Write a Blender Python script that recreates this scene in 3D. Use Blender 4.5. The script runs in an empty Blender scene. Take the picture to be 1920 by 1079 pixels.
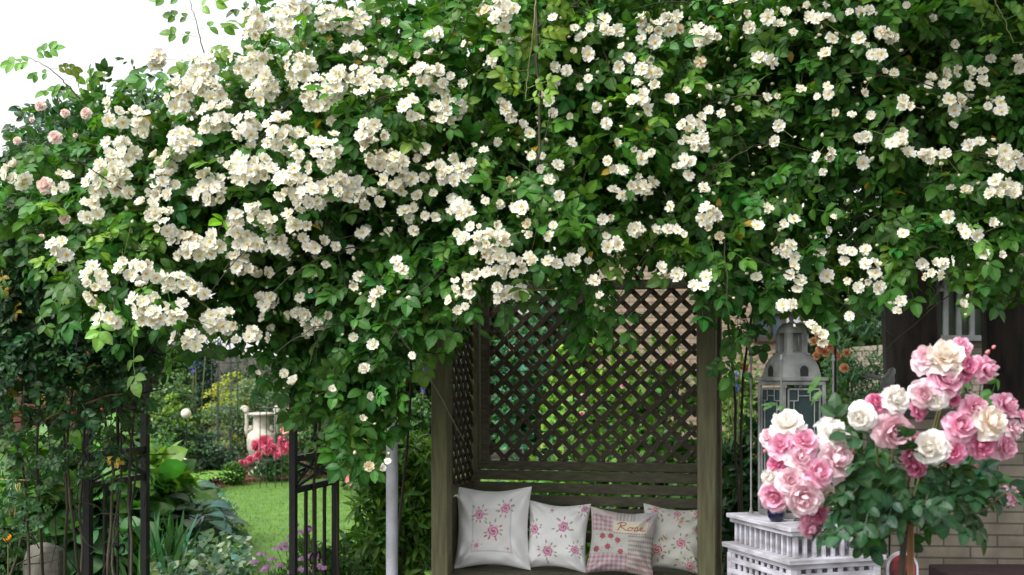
import bpy, math, random
import numpy as np
rng = np.random.default_rng(7); random.seed(7)
S = bpy.context.scene
COL = S.collection
F = 2200.0; HY = 700.0; CX = 960.0; CH = 1.6          # focal length in photo px, horizon row, camera height
def W(px, py, D):
    return np.array([(px-CX)/F*D, D, CH-(py-HY)/F*D])
def Wv(px, py, D):
    px = np.asarray(px, float); py = np.asarray(py, float); D = np.asarray(D, float)
    return np.stack([(px-CX)/F*D, D+0*px, CH-(py-HY)/F*D], -1)
def gd(py): return CH*F/(py-HY)                        # ground distance of a photo row

# ------------------------------------------------------------------ materials
def new_mat(name):
    m = bpy.data.materials.new(name); m.use_nodes = True
    nt = m.node_tree; nt.nodes.clear()
    out = nt.nodes.new('ShaderNodeOutputMaterial')
    return m, nt, out
def N(nt, t, **kw):
    n = nt.nodes.new(t)
    for k, v in kw.items():
        if hasattr(n, k): setattr(n, k, v)
    return n
def noise_mix(nt, c1, c2, scale, detail=4, coord='Object', stretch=None, lo=.35, hi=.65):
    tc = N(nt, 'ShaderNodeTexCoord'); src = tc.outputs[coord]
    if stretch:
        mp = N(nt, 'ShaderNodeMapping'); mp.inputs['Scale'].default_value = stretch
        nt.links.new(src, mp.inputs[0]); src = mp.outputs[0]
    no = N(nt, 'ShaderNodeTexNoise'); no.inputs['Scale'].default_value = scale; no.inputs['Detail'].default_value = detail
    nt.links.new(src, no.inputs['Vector'])
    mr = N(nt, 'ShaderNodeMapRange'); mr.inputs[1].default_value = lo; mr.inputs[2].default_value = hi
    nt.links.new(no.outputs[0], mr.inputs[0])
    mx = N(nt, 'ShaderNodeMix', data_type='RGBA')
    nt.links.new(mr.outputs[0], mx.inputs[0])
    mx.inputs[6].default_value = (*c1, 1); mx.inputs[7].default_value = (*c2, 1)
    return mx.outputs[2], no.outputs[0], src
def mat(name, c1, c2=None, scale=8, rough=.7, metal=0, bump=.0, stretch=None, spec=.5, detail=5):
    m, nt, out = new_mat(name)
    p = N(nt, 'ShaderNodeBsdfPrincipled')
    c2 = c2 or tuple(x*.75 for x in c1)
    col, fac, src = noise_mix(nt, c1, c2, scale, detail, stretch=stretch)
    nt.links.new(col, p.inputs['Base Color'])
    p.inputs['Roughness'].default_value = rough; p.inputs['Metallic'].default_value = metal
    p.inputs['Specular IOR Level'].default_value = spec
    if bump:
        b = N(nt, 'ShaderNodeBump'); b.inputs['Strength'].default_value = bump; b.inputs['Distance'].default_value = .02
        nt.links.new(fac, b.inputs['Height']); nt.links.new(b.outputs[0], p.inputs['Normal'])
    nt.links.new(p.outputs[0], out.inputs[0])
    return m
def attr_mat(name, rough=.5, spec=.4, trans=.3, transtint=(1, 1, 1), nscale=60, namt=.25, sheen=0):
    """base colour from the per-vertex pigment attribute, broken by noise, with some light coming through"""
    m, nt, out = new_mat(name)
    a = N(nt, 'ShaderNodeAttribute'); a.attribute_name = 'Col'
    tc = N(nt, 'ShaderNodeTexCoord'); no = N(nt, 'ShaderNodeTexNoise'); no.inputs['Scale'].default_value = nscale
    no.inputs['Detail'].default_value = 2
    nt.links.new(tc.outputs['Object'], no.inputs['Vector'])
    mr = N(nt, 'ShaderNodeMapRange'); mr.inputs[1].default_value = .3; mr.inputs[2].default_value = .7
    mr.inputs[3].default_value = 1-namt; mr.inputs[4].default_value = 1+namt*.6
    nt.links.new(no.outputs[0], mr.inputs[0])
    vm = N(nt, 'ShaderNodeVectorMath', operation='SCALE')
    nt.links.new(a.outputs['Color'], vm.inputs[0]); nt.links.new(mr.outputs[0], vm.inputs['Scale'])
    p = N(nt, 'ShaderNodeBsdfPrincipled'); p.inputs['Roughness'].default_value = rough
    p.inputs['Specular IOR Level'].default_value = spec
    nt.links.new(vm.outputs[0], p.inputs['Base Color'])
    if trans > 0:
        t = N(nt, 'ShaderNodeBsdfTranslucent')
        tv = N(nt, 'ShaderNodeVectorMath', operation='MULTIPLY'); tv.inputs[1].default_value = transtint
        nt.links.new(vm.outputs[0], tv.inputs[0]); nt.links.new(tv.outputs[0], t.inputs[0])
        ms = N(nt, 'ShaderNodeMixShader'); ms.inputs[0].default_value = trans
        nt.links.new(p.outputs[0], ms.inputs[1]); nt.links.new(t.outputs[0], ms.inputs[2])
        nt.links.new(ms.outputs[0], out.inputs[0])
    else:
        nt.links.new(p.outputs[0], out.inputs[0])
    return m
M = {}
M['leaf'] = attr_mat('leaf', rough=.42, spec=.30, trans=.32, transtint=(1.5, 1.5, .5), nscale=9, namt=.3)
M['petal'] = attr_mat('petal', rough=.6, spec=.2, trans=.3, nscale=90, namt=.06)
M['stem'] = mat('stem', (.05, .034, .02), (.03, .034, .014), 30, .7)
M['twig'] = mat('twig', (.035, .024, .013), (.022, .03, .010), 12, .8)
M['greenstem'] = mat('green_stem', (.10, .16, .04), (.16, .10, .05), 30, .6)
M['bark'] = mat('bark', (.034, .025, .019), (.010, .008, .006), 14, .95, bump=1.0, stretch=(1, 1, .25))
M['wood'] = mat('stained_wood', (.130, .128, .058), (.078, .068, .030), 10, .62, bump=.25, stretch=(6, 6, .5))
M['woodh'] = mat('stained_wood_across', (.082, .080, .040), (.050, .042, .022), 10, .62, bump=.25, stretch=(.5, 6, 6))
M['lath'] = mat('lath_wood', (.060, .047, .022), (.030, .021, .010), 18, .6, bump=.2)
M['iron'] = mat('dark_painted_iron', (.006, .0065, .008), (.012, .011, .010), 20, .5, spec=.3)
M['ironthin'] = mat('thin_wire', (.02, .03, .028), (.03, .05, .04), 20, .5)
M['pipe'] = mat('white_paint_pipe', (.64, .65, .73), (.46, .46, .50), 9, .5)
M['table'] = mat('lilac_white_paint', (.53, .52, .59), (.27, .26, .28), 7, .65, bump=.15, stretch=(1, 1, 4))
M['zinc'] = mat('weathered_zinc', (.33, .34, .33), (.15, .155, .15), 9, .55, metal=.25, bump=.15)
M['openingshade'] = mat('painted_opening_shade', (.02, .022, .022), (.01, .01, .01), 9, .7)
M['glass'] = mat('dull_teal_glass', (.035, .06, .06), (.025, .045, .05), 4, .12)
M['cobalt'] = mat('cobalt_glaze', (.003, .004, .028), (.002, .003, .014), 5, .1)
M['stone'] = mat('cream_stone', (.60, .56, .46), (.42, .40, .33), 12, .85, bump=.3)
M['rock'] = mat('grey_rock', (.13, .12, .10), (.05, .05, .04), 7, .9, bump=.8)
M['white'] = mat('white_render', (.75, .76, .76), (.68, .69, .70), 2, .9)
M['rooftile'] = mat('brown_roof', (.14, .07, .05), (.09, .05, .04), 4, .8)
M['frame'] = mat('brown_window_frame', (.05, .03, .025), (.04, .03, .02), 8, .6)
M['pane'] = mat('window_glass', (.10, .13, .15), (.05, .07, .08), 2, .08)
M['paleframe'] = mat('pale_grey_frame', (.17, .19, .18), (.11, .12, .11), 6, .5)
M['verandaglass'] = mat('veranda_glass', (.07, .10, .06), (.02, .03, .02), 1.5, .35, spec=.3)
M['globe'] = mat('cream_globe', (.72, .66, .52), (.60, .56, .46), 8, .4)
M['bamboo'] = mat('bamboo_cane', (.30, .14, .05), (.20, .08, .03), 30, .5, stretch=(1, 1, .2))
M['twine'] = mat('twine', (.34, .26, .12), (.26, .18, .08), 40, .8)
M['yellowtie'] = mat('yellow_tie', (.55, .50, .16), (.4, .36, .1), 20, .6)
M['rust'] = mat('rust_brown_wood', (.12, .035, .02), (.07, .022, .014), 9, .8)
M['step'] = mat('dark_red_step', (.055, .026, .028), (.035, .018, .02), 10, .7, bump=.2)
M['mulch'] = mat('bark_mulch', (.10, .05, .03), (.035, .02, .014), 26, .95, bump=1.0)
M['soil'] = mat('soil', (.045, .04, .02), (.03, .05, .015), 3, .95, bump=.8)
M['lawn'] = mat('mown_grass', (.10, .21, .025), (.065, .15, .018), 5, .85, bump=.6, detail=9)
M['paving'] = mat('grey_paving', (.16, .15, .14), (.11, .11, .10), 5, .85, bump=.3)
M['plaque'] = mat('plaque_picture', (.22, .02, .03), (.012, .014, .012), 24, .3, detail=2)
def brick_mat(name, c1, c2, mortar, bw, bh, ms=.008):
    m, nt, out = new_mat(name)
    tc = N(nt, 'ShaderNodeTexCoord'); sx = N(nt, 'ShaderNodeSeparateXYZ'); cb = N(nt, 'ShaderNodeCombineXYZ')
    nt.links.new(tc.outputs['Object'], sx.inputs[0])
    ad = N(nt, 'ShaderNodeMath', operation='ADD'); nt.links.new(sx.outputs[0], ad.inputs[0]); nt.links.new(sx.outputs[1], ad.inputs[1])
    nt.links.new(ad.outputs[0], cb.inputs[0]); nt.links.new(sx.outputs[2], cb.inputs[1])
    br = N(nt, 'ShaderNodeTexBrick'); nt.links.new(cb.outputs[0], br.inputs['Vector'])
    br.inputs['Color1'].default_value = (*c1, 1); br.inputs['Color2'].default_value = (*c2, 1); br.inputs['Mortar'].default_value = (*mortar, 1)
    br.inputs['Scale'].default_value = 1; br.inputs['Brick Width'].default_value = bw; br.inputs['Row Height'].default_value = bh
    br.inputs['Mortar Size'].default_value = ms; br.inputs['Mortar Smooth'].default_value = .3; br.inputs['Bias'].default_value = 0
    no = N(nt, 'ShaderNodeTexNoise'); no.inputs['Scale'].default_value = 9; no.inputs['Detail'].default_value = 6
    nt.links.new(tc.outputs['Object'], no.inputs['Vector'])
    mr = N(nt, 'ShaderNodeMapRange'); mr.inputs[1].default_value = .3; mr.inputs[2].default_value = .7; mr.inputs[3].default_value = .7; mr.inputs[4].default_value = 1.15
    nt.links.new(no.outputs[0], mr.inputs[0])
    vm = N(nt, 'ShaderNodeVectorMath', operation='SCALE'); nt.links.new(br.outputs[0], vm.inputs[0]); nt.links.new(mr.outputs[0], vm.inputs['Scale'])
    p = N(nt, 'ShaderNodeBsdfPrincipled'); p.inputs['Roughness'].default_value = .85
    nt.links.new(vm.outputs[0], p.inputs['Base Color'])
    b = N(nt, 'ShaderNodeBump'); b.inputs['Strength'].default_value = .6; b.inputs['Distance'].default_value = .006; b.invert = True
    nt.links.new(br.outputs['Fac'], b.inputs['Height']); nt.links.new(b.outputs[0], p.inputs['Normal'])
    nt.links.new(p.outputs[0], out.inputs[0])
    return m
M['tanbrick'] = brick_mat('tan_brick', (.34, .25, .17), (.27, .19, .135), (.17, .145, .11), .22, .075, .012)
M['greybrick'] = brick_mat('pale_grey_brick', (.30, .26, .20), (.25, .215, .165), (.13, .115, .09), .30, .067, .006)
M['fabric'] = attr_mat('printed_cotton', rough=.9, spec=.15, trans=0, nscale=350, namt=.08)

# ------------------------------------------------------------------ mesh building
class MB:
    def __init__(s): s.V = []; s.C = []; s.F = {3: [], 4: []}; s.FM = {3: [], 4: []}; s.n = 0
    def add(s, V, faces, col=None, mi=0):
        V = np.asarray(V, float).reshape(-1, 3); k = len(V)
        if col is None: col = (1, 1, 1)
        C = np.asarray(col, float)
        if C.ndim == 1: C = np.tile(C, (k, 1))
        s.V.append(V); s.C.append(C)
        for q in (3, 4):
            fs = faces.get(q) if isinstance(faces, dict) else np.array([f for f in faces if len(f) == q], int)
            if fs is None or len(fs) == 0: continue
            fs = np.asarray(fs, int); s.F[q].append(fs+s.n)
            m = mi[q] if isinstance(mi, dict) else mi
            s.FM[q].append(np.full(len(fs), m) if np.ndim(m) == 0 else np.asarray(m))
        s.n += k
    def inst(s, T, P, R, sc, tint=None):
        """stamp template T at N places"""
        P = np.asarray(P, float); n = len(P)
        if n == 0: return
        sc = np.asarray(sc, float)
        if sc.ndim == 0: sc = np.full(n, float(sc))
        V = np.einsum('nij,kj->nki', R, T['V'])*sc[:, None, None]+P[:, None, :]
        C = np.tile(T['C'], (n, 1, 1)) if tint is None else T['C'][None]*np.asarray(tint)[:, None, :]
        k = len(T['V']); off = (np.arange(n)*k)[:, None, None]
        faces = {}; mi = {}
        for q in (3, 4):
            if len(T['F'][q]):
                faces[q] = (T['F'][q][None]+off).reshape(-1, q); mi[q] = np.tile(T['M'][q], n)
            else: faces[q] = []; mi[q] = 0
        s.add(V.reshape(-1, 3), faces, C.reshape(-1, 3), mi)
    def box(s, c, size, R=None, col=None, mi=0):
        x, y, z = np.asarray(size)/2.
        V = np.array([(i, j, k) for i in (-x, x) for j in (-y, y) for k in (-z, z)])
        if R is not None: V = V@np.asarray(R).T
        s.add(V+np.asarray(c), [(0, 1, 3, 2), (4, 6, 7, 5), (0, 4, 5, 1), (2, 3, 7, 6), (0, 2, 6, 4), (1, 5, 7, 3)], col, mi)
    def bar(s, a, b, w, t, up=(0, 0, 1), mi=0):
        """rectangular bar from a to b, w across, t thick along `up`"""
        a = np.asarray(a, float); b = np.asarray(b, float); d = b-a; L = np.linalg.norm(d); d = d/L
        u = np.asarray(up, float); sd = np.cross(d, u); sd /= np.linalg.norm(sd); u = np.cross(sd, d)
        s.box((a+b)/2, (L, w, t), np.stack([d, sd, u], 1), mi=mi)
    def tube(s, pts, rad, sides=6, col=None, mi=0, cap=True):
        pts = np.asarray(pts, float); n = len(pts)
        rad = np.full(n, rad) if np.ndim(rad) == 0 else np.asarray(rad, float)
        tg = np.gradient(pts, axis=0); tg /= np.linalg.norm(tg, axis=1)[:, None]+1e-9
        ref = np.array([0, 0, 1.]) if abs(tg[0, 2]) < .9 else np.array([1., 0, 0])
        V = []
        for i in range(n):
            a = np.cross(tg[i], ref); a /= np.linalg.norm(a)+1e-9; ref2 = np.cross(a, tg[i]); ref = ref2
            an = np.arange(sides)/sides*2*np.pi
            V.append(pts[i]+rad[i]*(np.cos(an)[:, None]*a+np.sin(an)[:, None]*ref2))
        V = np.concatenate(V); fs = []
        for i in range(n-1):
            for j in range(sides):
                k = (j+1) % sides; fs.append((i*sides+j, i*sides+k, (i+1)*sides+k, (i+1)*sides+j))
        if cap:
            V = np.concatenate([V, pts[:1], pts[-1:]]); c0 = n*sides
            for j in range(sides):
                k = (j+1) % sides; fs.append((c0, k, j)); fs.append((c0+1, (n-1)*sides+j, (n-1)*sides+k))
        s.add(V, fs, col, mi)
    def lathe(s, prof, c=(0, 0, 0), sides=24, R=None, col=None, mi=0):
        prof = np.asarray(prof, float); n = len(prof); an = np.arange(sides)/sides*2*np.pi
        V = np.concatenate([np.stack([r*np.cos(an), r*np.sin(an), np.full(sides, z)], 1) for r, z in prof])
        if R is not None: V = V@np.asarray(R).T
        fs = [(i*sides+j, i*sides+(j+1) % sides, (i+1)*sides+(j+1) % sides, (i+1)*sides+j) for i in range(n-1) for j in range(sides)]
        s.add(V+np.asarray(c), fs, col, mi)
    def build(s, name, mats, parent=None, smooth=False, loc=None, rotz=0, bevel=0):
        me = bpy.data.meshes.new(name)
        V = np.concatenate(s.V); C = np.concatenate(s.C)
        if loc is None and parent is not None: loc = None
        me.vertices.add(len(V))
        L = []; st = []; mi = []; o = 0
        for q in (3, 4):
            if s.F[q]:
                f = np.concatenate(s.F[q]); L.append(f.reshape(-1)); st.append(o+np.arange(len(f))*q); o += f.size
                mi.append(np.concatenate(s.FM[q]))
        L = np.concatenate(L); st = np.concatenate(st); mi = np.concatenate(mi)
        me.loops.add(len(L)); me.polygons.add(len(st))
        me.vertices.foreach_set('co', V.astype(np.float32).reshape(-1))
        me.loops.foreach_set('vertex_index', L.astype(np.int32))
        me.polygons.foreach_set('loop_start', st.astype(np.int32))
        me.polygons.foreach_set('material_index', mi.astype(np.int32))
        me.polygons.foreach_set('use_smooth', np.full(len(st), smooth, bool))
        a = me.color_attributes.new('Col', 'FLOAT_COLOR', 'POINT')
        a.data.foreach_set('color', np.concatenate([C, np.ones((len(C), 1))], 1).astype(np.float32).reshape(-1))
        for m in (mats if isinstance(mats, (list, tuple)) else [mats]): me.materials.append(M[m] if isinstance(m, str) else m)
        me.update(); me.validate()
        ob = bpy.data.objects.new(name, me); COL.objects.link(ob)
        if loc is not None: ob.location = loc
        if rotz: ob.rotation_euler = (0, 0, rotz)
        if parent is not None: attach(ob, parent)
        if bevel:
            b = ob.modifiers.new('bevel', 'BEVEL'); b.width = bevel; b.segments = 2; b.limit_method = 'ANGLE'
        return ob
def attach(ob, parent):
    """parent while keeping world-space mesh coordinates (parents only translate/rotate about z)"""
    ob.parent = parent
    ob.matrix_parent_inverse = world_of(parent).inverted()
from mathutils import Matrix, Vector
def world_of(o):
    m = Matrix.LocRotScale(o.location, o.rotation_euler, o.scale)
    if o.parent is not None: m = world_of(o.parent)@o.matrix_parent_inverse@m
    return m
def recenter(ob, p):
    """put the origin of a mesh written in world coordinates at p"""
    p = Vector(p); ob.data.transform(Matrix.Translation(-p)); ob.location = p; return ob
def thing(name, label, cat, loc=(0, 0, 0), group=None):
    o = bpy.data.objects.new(name, None); COL.objects.link(o); o.location = loc; o.empty_display_size = .1
    o['label'] = label; o['category'] = cat
    if group: o['group'] = group
    return o
def tag(o, label, cat, group=None):
    o['label'] = label; o['category'] = cat
    if group: o['group'] = group
    return o
def struct(o): o['kind'] = 'structure'; return o

# ------------------------------------------------------------------ frames, templates
def nrm(a): return a/(np.linalg.norm(a, axis=-1, keepdims=True)+1e-9)
def frames(axis, normal):
    """columns x,y,z with y along axis (leaf direction), z towards normal"""
    y = nrm(axis); x = nrm(np.cross(y, normal)); z = np.cross(x, y)
    return np.stack([x, y, z], -1)
def frames_z(z, spin=None):
    z = nrm(z); n = len(z)
    a = rng.normal(size=(n, 3)); x = nrm(np.cross(a, z)); y = np.cross(z, x)
    return np.stack([x, y, z], -1)
def join_T(Ts):
    V = []; C = []; Fq = {3: [], 4: []}; Mq = {3: [], 4: []}; o = 0
    for T in Ts:
        V.append(T['V']); C.append(T['C'])
        for q in (3, 4):
            if len(T['F'][q]): Fq[q].append(T['F'][q]+o); Mq[q].append(T['M'][q])
        o += len(T['V'])
    return dict(V=np.concatenate(V), C=np.concatenate(C),
                F={q: (np.concatenate(Fq[q]) if Fq[q] else np.zeros((0, q), int)) for q in (3, 4)},
                M={q: (np.concatenate(Mq[q]) if Mq[q] else np.zeros(0, int)) for q in (3, 4)})
def xf(T, R=None, t=(0, 0, 0), s=1, col=None):
    V = T['V']*s
    if R is not None: V = V@np.asarray(R).T
    return dict(V=V+np.asarray(t), C=T['C'] if col is None else T['C']*np.asarray(col), F=T['F'], M=T['M'])
def mkT(V, faces, C=None, mi=0):
    V = np.asarray(V, float); C = np.ones((len(V), 3)) if C is None else np.asarray(C, float)
    Fq = {q: np.array([f for f in faces if len(f) == q], int).reshape(-1, q) for q in (3, 4)}
    return dict(V=V, C=C, F=Fq, M={q: np.full(len(Fq[q]), mi) for q in (3, 4)})
def leafT(width=.5, rows=2, fold=.12, curl=.15, tipdrop=.1, wav=0, vein=1.25):
    """leaf of unit length along y"""
    ts = np.linspace(0, 1, rows+2)[1:-1]; V = [(0, 0, 0)]; C = [(1, 1, 1)]
    for t in ts:
        w = width*.5*math.sin(math.pi*min(1, t**.82))**.6; z = curl*(t-t*t)*1.2-tipdrop*t*t
        ww = wav*math.sin(t*14)
        V += [(-w, t, z+fold*w*2+ww), (0, t, z), (w, t, z+fold*w*2-ww)]; C += [(.95, .95, .95), (vein, vein, vein*.9), (.95, .95, .95)]
    V.append((0, 1, -tipdrop)); C.append((1, 1, 1)); n = len(V)-1
    fs = [(0, 2, 1), (0, 3, 2)]
    for i in range(rows-1):
        a = 1+3*i; b = a+3; fs += [(a, a+1, b+1, b), (a+1, a+2, b+2, b+1)]
    a = 1+3*(rows-1); fs += [(a, a+1, n), (a+1, a+2, n)]
    return mkT(V, fs, C)
def rotz(a): c, s = math.cos(a), math.sin(a); return np.array([[c, -s, 0], [s, c, 0], [0, 0, 1]])
def rotx(a): c, s = math.cos(a), math.sin(a); return np.array([[1, 0, 0], [0, c, -s], [0, s, c]])
def roty(a): c, s = math.cos(a), math.sin(a); return np.array([[c, 0, s], [0, 1, 0], [-s, 0, c]])
def sprayT(nl=5, leaf=None, L=1.0, ls=.4, droop=.25, seed=0):
    """pinnate rose leaf: unit length rachis along y with nl leaflets"""
    r = random.Random(seed); parts = []
    leaf = leaf or leafT(.58, 2)
    npair = (nl-1)//2; 
    zz = lambda t: -droop*t*t*L
    V = []; 
    for t in (0, .5, .85): V += [(-.008, t*L, zz(t)), (.008, t*L, zz(t))]
    parts.append(mkT(V, [(0, 1, 3, 2), (2, 3, 5, 4)], np.tile((1.1, 1.0, .8), (6, 1))))
    for i in range(npair):
        t = .35+.4*i/max(1, npair-1) if npair > 1 else .5
        for sgn in (-1, 1):
            a = sgn*(math.radians(58)+r.uniform(-.2, .2)); s = ls*(.8+.15*i)*r.uniform(.85, 1.1)
            R = rotz(-a)@roty(r.uniform(-.35, .35))@rotx(-r.uniform(.0, .5)); g = r.uniform(.85, 1.12)
            parts.append(xf(leaf, R, (0, t*L, zz(t)), s, (g, g, g)))
    parts.append(xf(leaf, rotx(-.3)@roty(r.uniform(-.3, .3)), (0, .8*L, zz(.85)), ls*1.15))
    return join_T(parts)
LEAF2 = leafT(.66, 2); LEAF3 = leafT(.6, 3)
SPR = [sprayT(n, leafT(.64, 3), seed=i) for i, n in enumerate((5, 7, 5, 7, 5, 5))]
def petalT(n=3, m=3, w0=.12, w1=.8, cup=.3, notch=.08, ruf=.05, c0=(1, 1, 1), c1=(1, 1, 1), r=None, L=1.0, back=0.0):
    r = r or random.Random(1); V = []; C = []; fs = []
    ph = r.uniform(0, 6); am = ruf*r.uniform(.6, 1.4)
    for i in range(n+1):
        t = i/n
        w = (w0+(w1-w0)*math.sin(min(1, t*1.15)*math.pi/2))*(1 if t < .75 else 1-(t-.75)*1.5)
        for j in range(m+1):
            u = j/m*2-1
            y = t*L*(1-.16*u*u*t)-notch*t**3*(1-abs(u))**2
            z = cup*t*t*.8 + cup*.5*u*u*w*t - back*t**3 + am*math.sin(ph+u*3.2+t*5)*t*t
            V.append((u*w*.5, y, z)); k = min(1., max(0., t**1.2+(.07*math.sin(u*9+ph)*t if m > 4 else 0)))
            C.append([c0[q]*(1-k)+c1[q]*k for q in range(3)])
    for i in range(n):
        for j in range(m):
            a = i*(m+1)+j; fs.append((a, a+1, a+m+2, a+m+1))
    return mkT(V, fs, C)
def discT(r, z, col, sides=7, h=.1, mi=0):
    V = [(0, 0, z+h)]+[(r*math.cos(i/sides*6.283), r*math.sin(i/sides*6.283), z) for i in range(sides)]
    return mkT(V, [(0, 1+i, 1+(i+1) % sides) for i in range(sides)], [col]*(sides+1), mi)
def blossomT(seed, white=(.90, .90, .88), base=(.88, .84, .64), eye=(.74, .52, .12), npet=5, inner=4, open_=0):
    """small semi double rambler bloom, radius 1, facing z"""
    r = random.Random(seed); parts = []
    for i in range(npet):
        a = i/npet*6.283+r.uniform(-.15, .15)
        T = petalT(3, 4, .25, 1.08, r.uniform(.1, .5), .26, .12, base, white, r, back=r.uniform(0, .35))
        parts.append(xf(T, rotz(a)@rotx(r.uniform(-.15, .25)+open_), (0, 0, r.uniform(-.03, .03)), r.uniform(.9, 1.08)))
    for i in range(inner):
        a = i/inner*6.283+.5+r.uniform(-.3, .3)
        T = petalT(2, 3, .2, .8, .5, .1, .1, base, white, r)
        parts.append(xf(T, rotz(a)@rotx(.45), (0, 0, .06), r.uniform(.5, .7)))
    parts.append(discT(.19, .10, eye, 8, .08))
    for i in range(9):
        a = r.uniform(0, 6.28); q = r.uniform(.12, .30)
        parts.append(xf(discT(.045, 0, (.86, .70, .26), 4, .05), None, (q*math.cos(a), q*math.sin(a), .2+r.uniform(0, .06))))
    return join_T(parts)
BLO = [blossomT(i, npet=random.choice((5, 5, 6)), inner=random.choice((0, 2, 3, 4))) for i in range(10)]+[blossomT(20+i, white=(.89, .87, .80), base=(.85, .79, .58), npet=5, inner=5, open_=.75) for i in range(3)]
def budT():
    V = []; fs = []; C = []
    prof = [(0, 0), (.28, .25), (.33, .5), (.18, .85), (0, 1)]
    for q, z in prof:
        for j in range(5):
            V.append((q*math.cos(j*1.2566), q*math.sin(j*1.2566), z)); C.append((.35, .4, .15) if z < .2 else (.85, .80, .62))
    for i in range(4):
        for j in range(5): fs.append((i*5+j, i*5+(j+1) % 5, (i+1)*5+(j+1) % 5, (i+1)*5+j))
    return mkT(V, fs, C)
BUD = budT()
def roseT(seed, pal, full=1.0, npx=6):
    """big full rose, radius 1, facing z; pal = (deep centre, mid, edge)"""
    r = random.Random(seed); parts = []
    deep, mid, edge = [np.array(c) for c in pal]
    rings = [(6, 1.0, .18, -.05, .35), (6, .88, .40, .10, .2), (6, .70, .62, .35, .1), (5, .50, .75, .62, .05), (4, .34, .8, .95, 0), (3, .2, .8, 1.25, 0)]
    for k, (n, L, cup, tilt, back) in enumerate(rings):
        cc0 = mid*(1-k/6)+deep*(k/6); cc1 = edge*(1-k/7)+mid*(k/7)
        for i in range(n):
            a = i/n*6.283+k*.6+r.uniform(-.2, .2); j = r.uniform(.92, 1.08)
            T = petalT(npx, npx, .3, 1.15 if k < 3 else 1.0, cup*r.uniform(.7, 1.2),   .1, .17 if k < 4 else .05, cc0*j, cc1*j, r, back=back*r.uniform(.4, 1.3))
            parts.append(xf(T, rotz(a)@rotx(tilt+r.uniform(-.12, .12)), (0, 0, .05*k), L*r.uniform(.92, 1.05)))
    return join_T(parts)

# ------------------------------------------------------------------ point clouds
def inpoly(x, y, poly):
    poly = np.asarray(poly, float); ins = np.zeros(len(x), bool); j = len(poly)-1
    for i in range(len(poly)):
        xi, yi = poly[i]; xj, yj = poly[j]
        c = ((yi > y) != (yj > y)) & (x < (xj-xi)*(y-yi)/(yj-yi+1e-12)+xi)
        ins ^= c; j = i
    return ins
def samp(poly, n):
    poly = np.asarray(poly, float); lo = poly.min(0); hi = poly.max(0); X = []; Y = []; c = 0
    while c < n:
        x = rng.uniform(lo[0], hi[0], n*2); y = rng.uniform(lo[1], hi[1], n*2); k = inpoly(x, y, poly)
        X.append(x[k]); Y.append(y[k]); c += k.sum()
    return np.concatenate(X)[:n], np.concatenate(Y)[:n]
_ph = rng.uniform(0, 6.28, (6, 2)); _fr = rng.uniform(.004, .016, (6, 2))
def wob(px, py):
    s = 0
    for (a, b), (f, g) in zip(_ph, _fr): s = s+np.sin(px*f+a)*np.sin(py*g+b)
    return s/2.2
def greens(n, base, var=.25, yel=.0):
    base = np.array(base); g = rng.normal(1, var, (n, 1)).clip(.5, 1.8)
    c = base*g*np.array([1, 1, 1])
    c[:, 0] *= rng.normal(1, .18, n).clip(.5, 1.8); c[:, 2] *= rng.normal(1, .25, n).clip(.4, 2)
    if yel:
        k = rng.random(n) < yel; c[k] = np.array([.42, .30, .04])*rng.uniform(.6, 1.1, (k.sum(), 1))
    return c
def cloud_leaves(mb, T, P, outw, size, tints, droop=.3, jit=.8, face=.7):
    """leaves at P pointing roughly along outw and down, faces turned outwards/up"""
    n = len(P); Ts = T if isinstance(T, list) else [T]
    ax = nrm(outw*.5+rng.normal(size=(n, 3))*jit+np.array([0, 0, -droop]))
    no = nrm(outw*face+np.array([0, -.15, .65])+rng.normal(size=(n, 3))*.45)
    R = frames(ax, no); sc = size*rng.uniform(.7, 1.25, n); w = rng.integers(0, len(Ts), n)
    for i, t in enumerate(Ts):
        k = w == i; mb.inst(t, P[k], R[k], sc[k], tints[k])
def clumps(c, rad, ncl, per, cr=.3, seedflat=.55, minz=.02):
    """points on the skins of many small clumps inside an ellipsoid -> positions, outward directions"""
    c = np.asarray(c, float); rad = np.asarray(rad, float)
    d = nrm(rng.normal(size=(ncl, 3))); q = rng.random(ncl)**(1/2.2)
    cc = c+d*q[:, None]*rad*(1-cr*.5)
    r0 = cr*rad.mean()*rng.uniform(.6, 1.3, ncl)
    dd = nrm(rng.normal(size=(ncl, per, 3))); dd[..., 2] = np.where(dd[..., 2] < -.2, -dd[..., 2]*.6, dd[..., 2]); dd = nrm(dd)
    P = cc[:, None]+dd*r0[:, None, None]*rng.uniform(.55, 1.05, (ncl, per, 1))*np.array([1, 1, .8])
    out = nrm(dd+.5*d[:, None]); P = P.reshape(-1, 3); out = out.reshape(-1, 3)
    k = P[:, 2] > minz
    return P[k], out[k]
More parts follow.
